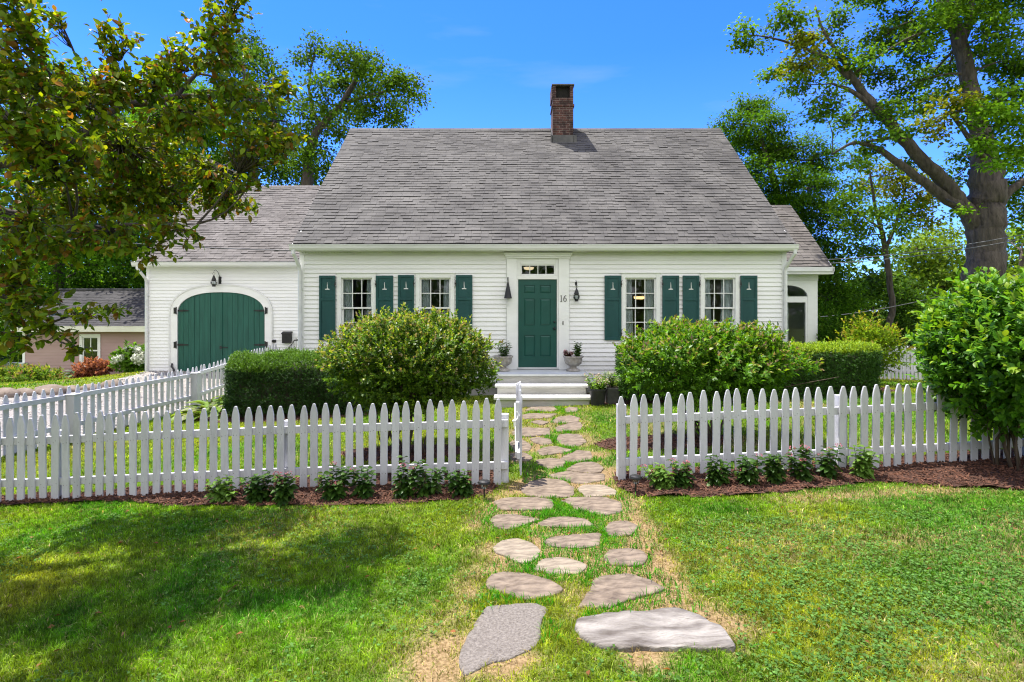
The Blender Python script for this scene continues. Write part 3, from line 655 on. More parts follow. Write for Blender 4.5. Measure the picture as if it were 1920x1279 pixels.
# door, surround, transom
mb = MB(); yd = YW - .004
sx0, sx1 = wx(950), wx(1067)
pl0, pl1 = (sx0 + .005, wx(969)), (wx(1047), sx1 - .005); ztop = wz(485)
for a, b in (pl0, pl1):
    mb.box(a, b, YW - .075, YW + .08, DZ0 - .04, ztop)
for a, b in ((pl0[1], DX0 + .0), (DX1 - .0, pl1[0])): mb.box(a, b, YW - .03, YW + .08, DZ0 - .04, wz(519))
mb.box(pl0[1], pl1[0], YW - .035, YW + .08, DZ1 + .0, wz(517.5)) if wz(517.5) > DZ1 else None
tx0, tx1, tz0, tz1 = wx(976), wx(1041), wz(516), wz(496)
mb.box(pl0[1], tx0, YW - .03, YW + .08, wz(517.5), ztop); mb.box(tx1, pl1[0], YW - .03, YW + .08, wz(517.5), ztop); mb.box(tx0, tx1, YW - .03, YW + .08, tz1, ztop)
mb.box(tx0, tx1, YW - .03, YW + .08, wz(517.5), tz0)
# stepped cap
for i, (o, za, zb) in enumerate(((.01, 485, 482), (.035, 482, 478), (.06, 478, 474.5))): mb.box(sx0 - o, sx1 + o, YW - .085 - o, YW + .05, wz(za), wz(zb))
mb.build('door_surround', M['white'], house, bevel=.005)
MB().box(sx0 - .008, sx0 + .004, YW - .03, YW, DZ0, ztop).box(sx1 - .004, sx1 + .008, YW - .03, YW, DZ0, ztop).build('surround_bead', M['trim_grey'], house)
MB().box(sx0 - .06, sx1 + .06, YW - .15, YW, wz(474.5), wz(473.5)).build('cap_flashing', M['lead'], house)
t = MB(); t.frame(tx0, tx1, tz0, tz1, (.028, .028, .026, .026), YW - .012, YW + .03); iw = tx1 - tx0 - .056
for k in (1, 2, 3): xx = tx0 + .028 + iw * k / 4; t.box(xx - .009, xx + .009, YW - .008, YW + .024, tz0 + .026, tz1 - .026)
tr = sub(t.build('transom', M['white'], house, bevel=.003)); MB().box(tx0 + .026, tx1 - .026, YW + .006, YW + .01, tz0 + .024, tz1 - .024).build('pane', M['glass'], tr)
mb = MB(); yd0, yd1 = YW + .0, YW + .045
W_, H_ = DX1 - DX0, DZ1 - DZ0; st = W_ * .155; mid = W_ * .125; cxd = (DX0 + DX1) / 2
zr = [0, .125, .365, .475, .780, .845, .935, 1.0]      # rails and panel rows as fractions of the height
zz = [DZ0 + H_ * q for q in zr]
mb.box(DX0 + .003, DX0 + st, yd0, yd1, DZ0 + .006, DZ1 - .003); mb.box(DX1 - st, DX1 - .003, yd0, yd1, DZ0 + .006, DZ1 - .003)
for a, b in ((zz[0] + .006, zz[1]), (zz[2], zz[3]), (zz[4], zz[5]), (zz[6], zz[7] - .003)): mb.box(DX0 + st, DX1 - st, yd0, yd1, a, b)
for a, b in ((zz[1], zz[2]), (zz[3], zz[4]), (zz[5], zz[6])):
    mb.box(cxd - mid / 2, cxd + mid / 2, yd0, yd1, a, b)
    for xa, xb in ((DX0 + st, cxd - mid / 2), (cxd + mid / 2, DX1 - st)):
        mb.box(xa, xb, yd0 + .016, yd1, a, b)
        i = .038; mb.add([(xa + .006, yd0 + .0155, a + .006), (xb - .006, yd0 + .0155, a + .006), (xb - .006, yd0 + .0155, b - .006), (xa + .006, yd0 + .0155, b - .006), (xa + i, yd0 + .003, a + i), (xb - i, yd0 + .003, a + i), (xb - i, yd0 + .003, b - i), (xa + i, yd0 + .003, b - i)],
                         [(4, 5, 6, 7), (0, 1, 5, 4), (1, 2, 6, 5), (2, 3, 7, 6), (3, 0, 4, 7)])
door = sub(mb.build('door', M['door'], house))
for nm, zk, r in (('deadbolt', wz(603.5), .024), ('door_knob', wz(616), .03)):
    k = MB(); xk = DX1 - .055; prof = [(r, 0), (r, .012), (r * .45, .016), (r * .45, .035), (r * .95, .045), (r * .9, .065), (r * .3, .075)]
    vs = [(xk + rr * math.cos(2 * math.pi * j / 14), yd0 - zz_, zk + rr * math.sin(2 * math.pi * j / 14)) for rr, zz_ in prof for j in range(14)]
    k.add(vs, [(i * 14 + j, i * 14 + (j + 1) % 14, (i + 1) * 14 + (j + 1) % 14, (i + 1) * 14 + j) for i in range(len(prof) - 1) for j in range(14)] + [tuple(range(84, 98))]); k.build(nm, M['black'], door, smooth=True)
MB().box(DX0 - .01, DX1 + .01, YW - .06, YW + .06, DZ0 - .035, DZ0 + .003).build('threshold', M['porchpaint'], house, bevel=.004)
MB().box(DX0 - .05, DX1 + .05, YW + .081, YW + .12, DZ0 - .03, wz(497)).box(DX0 - .05, tx0, YW + .06, YW + .0805, DZ0, ztop).build('door_lining', M['soot_black'], house) if False else None
# 16
def digits(x, z, h, y, parent):
    m = MB(); s = h / 1.0
    one = [(.0, 0), (.30, 0), (.30, .05), (.20, .07), (.20, 1.0), (.15, 1.0), (.0, .92), (.0, .88), (.10, .90), (.10, .07), (.0, .05)]
    m.prism([(x + a * s, z + b * s) for a, b in one], y - .008, y)
    cx6, cz6 = x + .72 * s, z + .31 * s; n = 22
    outer = [(cx6 + .25 * s * math.cos(2 * math.pi * k / n), cz6 + .315 * s * math.sin(2 * math.pi * k / n)) for k in range(n)]; inner = [(cx6 + .145 * s * math.cos(2 * math.pi * k / n), cz6 + .265 * s * math.sin(2 * math.pi * k / n)) for k in range(n)]
    m.ring(outer, inner, y - .008, y)
    arc = [(-.25, .30), (-.24, .52), (-.16, .76), (-.02, .93), (.14, 1.0), (.18, 1.0), (.18, .965), (.05, .87), (-.07, .70), (-.13, .52), (-.145, .33)]
    m.prism([(cx6 + a * s, z + b * s) for a, b in arc], y - .0085, y - .0005)
    return m.build('house_number', M['black'], parent)
digits(wx(1050), wz(566), .15, YW - .0755, house)
mb = MB(); mb.box(wx(1055) - .012, wx(1055) + .012, YW - .084, YW - .0755, wz(609), wz(602)); mb.lathe([(.008, 0), (.008, .004)], (wx(1055), YW - .088, wz(605.5)), 8); mb.build('doorbell', M['lead'], house, bevel=.003)

# cone hung beside the door
xx, yy_ = wx(952.5) - .0, YW - .17
t = thing('cone_sconce', 'black metal cone hanging on the door surround, on the side away from the number', 'wall lamp', (xx, yy_, wz(560)))
MB().lathe([(.088, 0), (.09, .006), (.02, .36), (.016, .37), (.012, .36), (.07, .02), (.07, .0)], (xx, yy_, wz(560)), 18).build('cone', M['black'], t)
MB().tube([(xx, yy_, wz(560) + .36), (xx, yy_, wz(521))], .009, 6).tube([(xx, yy_, wz(523)), (xx, yy_ + .05, wz(521.5)), (xx, YW - .07, wz(526))], .008, 6).box(xx - .012, xx + .012, YW - .086, YW - .0755, wz(531), wz(520)).build('bracket', M['black'], t)
MB().tube([(xx - .002, yy_ + .03, wz(560)), (xx, yy_ + .04, wz(575))], .003, 5).build('pull_cord', M['wire'], t)

def onion_lantern(x, y, zb, s, label, arm, wall):
    """black lantern with a glass globe in a wire cage under a hooded cap"""
    t = thing('wall_lantern', label, 'lantern', (x, y, zb))
    m = MB(); m.lathe([(.062, 0), (.066, .01), (.066, .05), (.055, .06)], (x, y, zb), 14); m.build('lantern_base', M['black'], t)
    m = MB(); m.lathe([(.085, .24), (.092, .255), (.07, .33), (.045, .39), (.03, .43), (.022, .45), (.012, .47)], (x, y, zb), 14); m.build('lantern_cap', M['black'], t)
    MB().lathe([(.05, .06), (.085, .10), (.105, .15), (.095, .2), (.06, .245)], (x, y, zb), 16).build('globe', M['clearglass'], t, smooth=True)
    MB().lathe([(.018, .06), (.018, .12), (.026, .15), (.018, .18)], (x, y, zb), 10).build('bulb', M['porchpaint'], t, smooth=True)
    w = MB()
    for k in range(4): q = math.pi * k / 2 + .4; w.tube([(x + r * math.cos(q), y + r * math.sin(q), zb + z) for r, z in ((.055, .05), (.10, .09), (.128, .15), (.115, .2), (.085, .25))], .005, 5)
    for r, z in ((.13, .15), (.10, .095)): w.tube([(x + r * math.cos(2 * math.pi * k / 20), y + r * math.sin(2 * math.pi * k / 20), zb + z) for k in range(21)], .005, 5, cap=False)
    w.tube([(x + .05 * math.cos(2 * math.pi * k / 14), y, zb + .52 + .05 * math.sin(2 * math.pi * k / 14)) for k in range(15)], .005, 5, cap=False)
    w.build('cage', M['black'], t)
    b = MB()
    if arm: b.tube([(x, y, zb + .56), (x + .0, y + .01, zb + .64), (x + .05, y + .05, zb + .68), (x + .11, y + .10, zb + .60), (x + .12, YW_G - .03 if arm == 2 else y + .12, zb + .40)], .011, 6); b.box(x + .07, x + .18, arm_y(arm, y), arm_y(arm, y) + .03, zb + .12, zb + .42)
    else: b.tube([(x, y, zb + .47), (x, y, zb + .66), (x, y + .06, zb + .70), (x, YW - .018, zb + .64)], .012, 6); b.box(x - .035, x + .035, YW - .032, YW - .012, zb + .54, zb + .74)
    b.build('bracket', M['black'], t); t.scale = (s, s, s); t.location = (x, wall - .16 * s if not arm else wall - .26 * s, zb)
YW_G = 16.5
def arm_y(a, y): return YW_G - .045
onion_lantern(wx(1080), YW - .16, wz(565.5), .66, 'black onion lantern on the clapboards beside the number sixteen', 0, YW)

# ------------------------------------------------------------------ front steps
stp = thing('front_steps', 'worn pale concrete front steps with three treads below the green door', 'steps', (0.66, 11.5, 0.0))
sl = g1(.66, 11.2); L0, L1 = wx(926) - .02, 1.46 + .14
lz = DZ0 - .04
fr = 11.70
rise = (lz - sl) / 3
MB().box(-.28, 1.62, fr, YW - .02, -.2, lz - .055).build('landing', M['concrete'], stp, bevel=.012)
MB().box(-.31, 1.65, fr - .035, YW - .076, lz - .053, lz).build('landing_slab', M['porchpaint'], stp, bevel=.012)
MB().box(-.31, 1.55, fr - .30, fr - .001, -.2, lz - rise - .055).build('riser', M['concrete'], stp, bevel=.01)
MB().box(-.36, 1.60, fr - .335, fr - .002, lz - rise - .053, lz - rise).build('tread', M['tread'], stp, bevel=.014)
MB().box(-.31, 1.58, fr - .62, fr - .303, -.25, lz - 2 * rise - .065).build('riser', M['concrete'], stp, bevel=.01)
MB().box(-.37, 1.64, fr - .665, fr - .304, lz - 2 * rise - .063, lz - 2 * rise).build('tread', M['tread'], stp, bevel=.014)
LZ = lz

# ------------------------------------------------------------------ garage wing
YG = YW_G
def gx_(px): return (px - CX) / F * YG
def gz_(py): return CZ + (HY - py) / F * YG
GX0, GX1 = gx_(275), HX0 - .03
gar = thing('garage_wing', 'low white clapboard wing with arched green double carriage doors', 'garage', (gx_(415), YG, 0.1))
GE_Y, GE_Z, GR_Y, GR_Z = 16.15, 3.42, 19.45, 6.40
cw = (gx_(497.5) - gx_(333.5)) / 2; cxg = (gx_(497.5) + gx_(333.5)) / 2; zs, za = gz_(586), gz_(548)
def arch(hw, dz, n=24, zbot=.02):
    pts = [(cxg - hw, zbot)]
    for k in range(n + 1):
        q = math.pi * k / n; c_, s_ = math.cos(q), math.sin(q)
        pts.append((cxg - hw * math.copysign(abs(c_) ** .82, c_), zs - .06 + (za - zs + .06 + dz) * abs(s_) ** .86))
    pts.append((cxg + hw, zbot)); return pts
def arch_op(hw, dz):
    A = arch(hw, dz, 60)
    def f(z):
        if z > max(p[1] for p in A): return None
        if z < zs - .06: return (cxg - hw, cxg + hw)
        xs = [p[0] for p in A[1:-1] if p[1] > z]
        return (min(xs), max(xs)) if xs else None
    return f
mb = MB(); lapped(mb, GX0 + .1, GX1 - .02, .14, gz_(497), YG, [arch_op(cw + .12, .12)]); mb.build('wall', M['siding'], gar)
mb = MB()
for xx in (GX0 + .015,): mb.prism([(YG + .02, .1), (22.4, .1), (22.4, GE_Z), (GR_Y, GR_Z - .1), (YG + .02, GE_Z + .25)], xx - .012, xx + .012, 'x')
mb.box(GX0 + .03, GX1, 22.38, 22.4, .1, GE_Z); mb.build('side_wall', M['siding'], gar)
MB().box(GX0 + .02, cxg - cw - .2, YG + .012, YG + .2, -.4, .138).box(cxg + cw + .2, GX1, YG + .012, YG + .2, -.4, .138).build('foundation', M['stonebase'], gar)
MB().box(GX0, GX0 + .11, YG - .022, YG + .05, .1, gz_(497)).build('corner_board', M['white'], gar, bevel=.004)
MB().box(GX0, GX1, YG - .02, YG + .04, gz_(497) + .001, GE_Z - .05).box(GX0 - .06, GX1, GE_Y + .10, YG - .021, GE_Z - .15, GE_Z - .12).box(GX0 - .06, GX1, GE_Y + .08, GE_Y + .0995, GE_Z - .17, GE_Z).build('soffit', M['white'], gar)
mb = MB(); uvs = shingle_slope(mb, GX0 - .12, HX0 + .9, GE_Y, GE_Z, GR_Y, GR_Z, rng=np.random.default_rng(8))
mb.prism([(GE_Y + .012, GE_Z - .02), (GR_Y, GR_Z - .004), (22.8, GE_Z), (22.8, GE_Z - .08), (GR_Y, GR_Z - .09), (GE_Y + .012, GE_Z - .10)], GX0 - .115, HX0 + .02, 'x')
for i in range(20): xx = GX0 - .12 + i * .33; mb.prism([(GR_Y - .12, GR_Z - .08), (GR_Y, GR_Z + .028), (GR_Y + .12, GR_Z - .08)], xx, xx + .324, 'x')
roof_obj('roof', mb, uvs, M['roof2'], gar)
mb = MB(); mb.prism([(GE_Y, GE_Z - .15), (GE_Y, GE_Z - .012), (GR_Y, GR_Z - .02), (GR_Y, GR_Z - .17)], GX0 - .142, GX0 - .117, 'x'); mb.build('rake_board', M['white'], gar)
mb = MB(); mb.prism([(GE_Y + .078 + a, GE_Z - .12 + b) for a, b in gp], GX0 - .2, GX1 - .02, 'x'); mb.build('gutter', M['gutter'], gar)
downspout(GX0 - .06, .10, GE_Y + .02, GE_Z - .13, YG - .07, .12, gar)
O, I = arch(cw + .21, .20), arch(cw, 0); mb = MB()
n = len(O); vs = [(p[0], YG - .045, p[1]) for p in O] + [(p[0], YG - .045, p[1]) for p in I] + [(p[0], YG + .1, p[1]) for p in O] + [(p[0], YG + .1, p[1]) for p in I]; fs = []
for i in range(n - 1): fs += [(i, i + 1, n + i + 1, n + i), (i, 2 * n + i, 2 * n + i + 1, i + 1), (n + i, n + i + 1, 3 * n + i + 1, 3 * n + i)]
mb.add(vs, fs); mb.build('door_casing', M['white'], gar)
O2, I2 = arch(cw + .245, .24), arch(cw + .205, .195); mb = MB(); vs = [(p[0], YG - .062, p[1]) for p in O2] + [(p[0], YG - .062, p[1]) for p in I2] + [(p[0], YG + .0, p[1]) for p in O2] + [(p[0], YG - .0, p[1]) for p in I2]; fs = []
for i in range(n - 1): fs += [(i, i + 1, n + i + 1, n + i), (i, 2 * n + i, 2 * n + i + 1, i + 1), (n + i, n + i + 1, 3 * n + i + 1, 3 * n + i)]
mb.add(vs, fs); mb.build('arch_moulding', M['trim_grey'], gar)
topz = lambda x: np.interp(x, [p[0] for p in I[1:-1]], [p[1] for p in I[1:-1]])
def leaf_door(xa, xb):
    m = MB(); k = 8; w = (xb - xa) / k
    for i in range(k):
        a, b = xa + i * w + .003, xa + (i + 1) * w - .003; q = np.linspace(a, b, 4); d = .004 * ((i * 7) % 3)
        m.prism([(a, .10), (b, .10)] + [(x, float(topz(x)) - .008) for x in q[::-1]], YG - .004 - d, YG + .03)
    m.box(xa + .004, xb - .004, YG + .031, YG + .05, .12, zs - .1)
    return sub(m.build('carriage_door', M['barn'], gar, bevel=.003))
dl, dr = leaf_door(cxg - cw + .008, cxg - .006), leaf_door(cxg + .006, cxg + cw - .008)
for dd, xe, s in ((dl, cxg - cw, 1), (dr, cxg + cw, -1)):
    for zc in (gz_(582.5), gz_(646.5)):
        h = MB(); pts = [(xe - .01 * s, zc - .02), (xe + .10 * s, zc - .03), (xe + .30 * s, zc - .018), (xe + .36 * s, zc), (xe + .30 * s, zc + .018), (xe + .10 * s, zc + .03), (xe - .01 * s, zc + .02)]
        h.prism(pts, YG - .028, YG - .014); h.box(min(xe - .09 * s, xe - .03 * s), max(xe - .09 * s, xe - .03 * s), YG - .066, YG - .046, zc - .09, zc + .09); h.tube([(xe - .02 * s, YG - .05, zc - .11), (xe - .02 * s, YG - .05, zc + .11)], .016, 8)
        h.build('strap_hinge', M['black'], dd)
h = MB(); zc = gz_(651.5); h.box(cxg - .03, cxg + .2, YG - .03, YG - .014, zc - .014, zc + .014); h.box(cxg - .045, cxg + .02, YG - .032, YG - .013, zc - .05, zc + .05); h.build('latch', M['black'], dl)
MB().box(cxg - .02, cxg + .03, YG - .026, YG - .0135, .1, za - .012).build('astragal', M['barn'], dr)
h = MB(); xs, zq = gx_(325), gz_(690); h.tube([(xs, YG - .06, zq + .14), (xs + .01, YG - .1, zq + .06), (xs + .08, YG - .12, zq - .02), (xs + .12, YG - .13, zq - .12)], .028, 6); h.build('door_holdback', M['black'], gar)
onion_lantern(gx_(407.5), YG - .26, gz_(538), .74, 'black onion lantern on a curled arm above the arched carriage doors', 2, YG)
# mailbox, meter plate, side-step railing
x0, x1, zt, zb = gx_(531), gx_(549), gz_(621.5), gz_(643)
t = thing('mailbox', 'black wall mailbox on the white wing beside the arched doors', 'mailbox', ((x0 + x1) / 2, YG - .1, zb))
MB().box(x0 + .012, x1 - .012, YG - .13, YG - .02, zb, zt - .05).build('body', M['black'], t, bevel=.006)
MB().prism([(YG - .15, zt - .075), (YG - .15, zt - .045), (YG - .02, zt), (YG - .02, zt - .048), (YG - .135, zt - .049)], x0, x1, 'x').build('lid', M['black'], t)
t = MB(); t.box(gx_(511), gx_(518), YG - .06, YG - .014, gz_(642), gz_(637)); t.box(gx_(511.5), gx_(514), YG - .072, YG - .0605, gz_(641.5), gz_(637.5)); t.box(gx_(515), gx_(517.5), YG - .072, YG - .0605, gz_(641.5), gz_(637.5))
tag(t.build('outdoor_outlet', M['black'], None, bevel=.003, origin=(gx_(514), YG, gz_(639))), 'small black outdoor power outlet on the white wing near the mailbox', 'outlet')
t = thing('stair_railing', 'black iron stair railing poking above the clipped yew beside the wing', 'railing', (-6.2, 15.2, g1(-6.2, 15.2)))
q0, q1 = P(539, 655, 15.3), P(552, 638, 15.6); mb = MB(); mb.tube([q0 + (q0 - q1) * .6, q0, q1, q1 + np.array([.25, .1, .02])], .022, 6); mb.build('handrail', M['black'], t)
for k in range(5):
    p = q0 + (q1 - q0) * (k / 3.2); MB().tube([p, (p[0], p[1], g1(p[0], p[1]) - .02)], .009, 6).build('baluster', M['black'], t)

# ------------------------------------------------------------------ sunroom on the far corner
YP = 15.2
def px_(p): return (p - CX) / F * YP
def pz_(p): return CZ + (HY - p) / F * YP
por = thing('sunroom', 'white sunroom with an arched dark window set back at the house corner', 'sunroom', (7.5, YP, .1))
PX0, PX1 = HX1 - .0, px_(1533)
PE_Y, PE_Z, PR_Y, PR_Z = 14.82, 3.16, 17.05, 5.24
ax0, ax1, azs, azt, azb = px_(1440), px_(1514.5), pz_(556), pz_(535), pz_(640)
acx, ahw = (ax0 + ax1) / 2, (ax1 - ax0) / 2
mb = MB()
lite_b = pz_(567)
mb.box(PX0, ax0, YP, YP + .12, .1, PE_Z - .04) if ax0 > PX0 else None
mb.box(ax1, PX1, YP, YP + .12, .1, PE_Z - .04)
n = 16; top = [(acx + ahw * math.cos(math.pi * k / n), azs + (azt - azs) * math.sin(math.pi * k / n)) for k in range(n + 1)]
mb.prism([(PX0 if ax0 < PX0 else ax0, PE_Z - .04)] + ([(ax0, azs)] if ax0 > PX0 else []) + [p for p in top[::-1] if p[0] >= PX0] + [(ax1, PE_Z - .04)], YP, YP + .12)
mb.box(PX0, ax1, YP + .01, YP + .11, lite_b, azs - .0); mb.box(px_(1511), ax1, YP + .01, YP + .11, .4, lite_b); mb.box(PX0, px_(1511), YP + .01, YP + .11, .1, .55)
mb.box(PX1 - .1, PX1, YP + .12, 19.0, .1, PE_Z - .04)
mb.prism([(YP, PE_Z - .04), (19.1, PE_Z - .04), (PR_Y, PR_Z - .12)], PX1 - .09, PX1 - .01, 'x')
mb.box(PX0, PX1 - .1, 18.95, 19.0, .1, PE_Z - .04)
mb.build('wall', M['white'], por)
MB().box(PX0, ax1 - .01, YP + .05, YP + .056, .5, azt + .0).build('pane', M['glass'], por)
MB().box(px_(1486), px_(1488.5), YP + .3, YP + .34, .5, 2.4).build('post', M['trim_grey'], por)
MB().box(PX0, PX1 - .1, YP + .12, 18.9, .3, .34).box(PX0, PX0 + .06, YP + .12, 18.9, .34, 3.0).build('floor', M['wood'], por)
mb = MB(); uvs = shingle_slope(mb, HX1 - .3, PX1 + .2, PE_Y, PE_Z, PR_Y, PR_Z, rng=np.random.default_rng(9))
mb.prism([(PE_Y + .012, PE_Z - .02), (PR_Y, PR_Z - .004), (19.3, PE_Z), (19.3, PE_Z - .08), (PR_Y, PR_Z - .09), (PE_Y + .012, PE_Z - .10)], HX1 + .02, PX1 + .195, 'x')
roof_obj('roof', mb, uvs, M['roof2'], por)
MB().box(HX1 + .02, PX1 + .22, PE_Y - .01, YP - .001, PE_Z - .20, PE_Z - .105).box(HX1 + .02, PX1 + .22, PE_Y - .05, PE_Y - .0105, PE_Z - .13, PE_Z - .01).prism([(PE_Y - .05, PE_Z - .14), (PE_Y - .05, PE_Z - .03), (PR_Y, PR_Z - .06), (PR_Y, PR_Z - .19)], PX1 + .170, PX1 + .193, 'x').box(PX0, PX1, YP - .03, YP - .001, PE_Z - .36, PE_Z - .201).build('cornice', M['trim_grey'], por)

# ------------------------------------------------------------------ mauve neighbour house
YM = 26.0
def mx(p): return (p - CX) / F * YM
def mz(p): return CZ + (HY - p) / F * YM
nb = thing('neighbor_house', 'low mauve clapboard house with dark roof beyond the driveway', 'house', (mx(160), YM, -1.1))
w0, w1, wt, wb = mx(155), mx(184.5), mz(632), mz(683)
mb = MB(); lapped(mb, mx(46), mx(420), -1.6, mz(619), YM, [rect_op(w0 - .03, w1 + .03, wb, wt)], expo=.155, proj=.02, rng=np.random.default_rng(4))
mb.box(mx(46), mx(46) + .03, YM + .02, 31, -1.6, 1.0); mb.prism([(YM, 1.0), (31, 1.0), (28.5, 2.9)], mx(46), mx(46) + .03, 'x'); mb.build('wall', M['mauve'], nb)
MB().box(mx(43), mx(47.5), YM - .03, YM + .1, -1.7, mz(619)).build('corner_board', M['white'], nb)
MB().box(mx(38), mx(420), YM - .5, YM - .46, mz(621.5), mz(611)).box(mx(38), mx(420), YM - .46, YM, mz(619.5), mz(618)).build('fascia', M['cream'], nb)
mb = MB(); uvs = shingle_slope(mb, mx(34), mx(430), YM - .5, mz(611), 28.5, 3.0, row=.16, rng=np.random.default_rng(12)); mb.prism([(28.5, 2.99), (31.5, 1.0), (31.5, .9), (28.5, 2.9), (YM - .48, mz(613) - .06)], mx(34), mx(430), 'x'); roof_obj('roof', mb, uvs, M['roof3'], nb)
MB().tube([(mx(30), 28.5, 3.02), (mx(430), 28.5, 3.02)], .07, 8).build('ridge_cap', M['black'], nb)
f = MB(); f.frame(w0 - .12, w1 + .12, wb - .12, wt + .14, (.12, .12, .12, .14), YM - .05, YM + .05); nw = sub(f.build('window', M['white'], nb))
s = MB(); s.frame(w0, w1, wb, wt, (.05, .05, .05, .05), YM, YM + .04); s.box(w0 + .05, w1 - .05, YM + .002, YM + .038, (wt + wb) / 2 - .03, (wt + wb) / 2 + .03); s.box((w0 + w1) / 2 - .02, (w0 + w1) / 2 + .02, YM + .004, YM + .036, (wt + wb) / 2 + .03, wt - .05); s.build('sash', M['white'], nw)
MB().box(w0 + .04, w1 - .04, YM + .015, YM + .02, wb + .04, wt - .04).build('pane', M['glass'], nw)
MB().box(mx(46) + .05, mx(420), YM + 2.0, YM + 2.05, -1.5, 1.2).build('partition', M['soot_black'], nb)  # near-black inner wall set behind the window pane
ub = MB(); ub.box(mx(46), mx(54), YM - .3, YM - .035, mz(702), mz(681)); ub.box(mx(46) - .01, mx(54) + .01, YM - .32, YM - .035, mz(681), mz(680)); ub.box(mx(53), mx(54.5), YM - .28, YM - .1, -1.5, mz(702))
tag(ub.build('utility_box', M['boxgrey'], None, bevel=.01, origin=(mx(50), YM - .2, -1.2)), 'grey-green utility box on the corner of the mauve house', 'utility box')
# thin metal rail fence at the far edge
t = thing('rail_fence', 'thin grey metal rail fence behind the corner of the mauve house', 'fence', (P(20, 705, 29)[0], 29, P(20, 705, 29)[2]))
for px in (-60, -20, 19, 56): q = P(px, 709, 29); MB().tube([q, (q[0], q[1], P(px, 678, 29)[2])], .04, 8).build('post', M['steel'], t)
for pa, pb in ((680, 680), (700, 692)): MB().tube([P(-70, pa, 29), P(56, pb, 29)], .025, 6).build('rail', M['steel'], t)
mb = MB()
for k in range(46): q = P(-60 + k * 2.55, 703, 29); mb.box(q[0], q[0] + .02, 29.0, 29.015, q[2], P(0, 681, 29)[2])
mb.build('mesh', M['steel'], t)
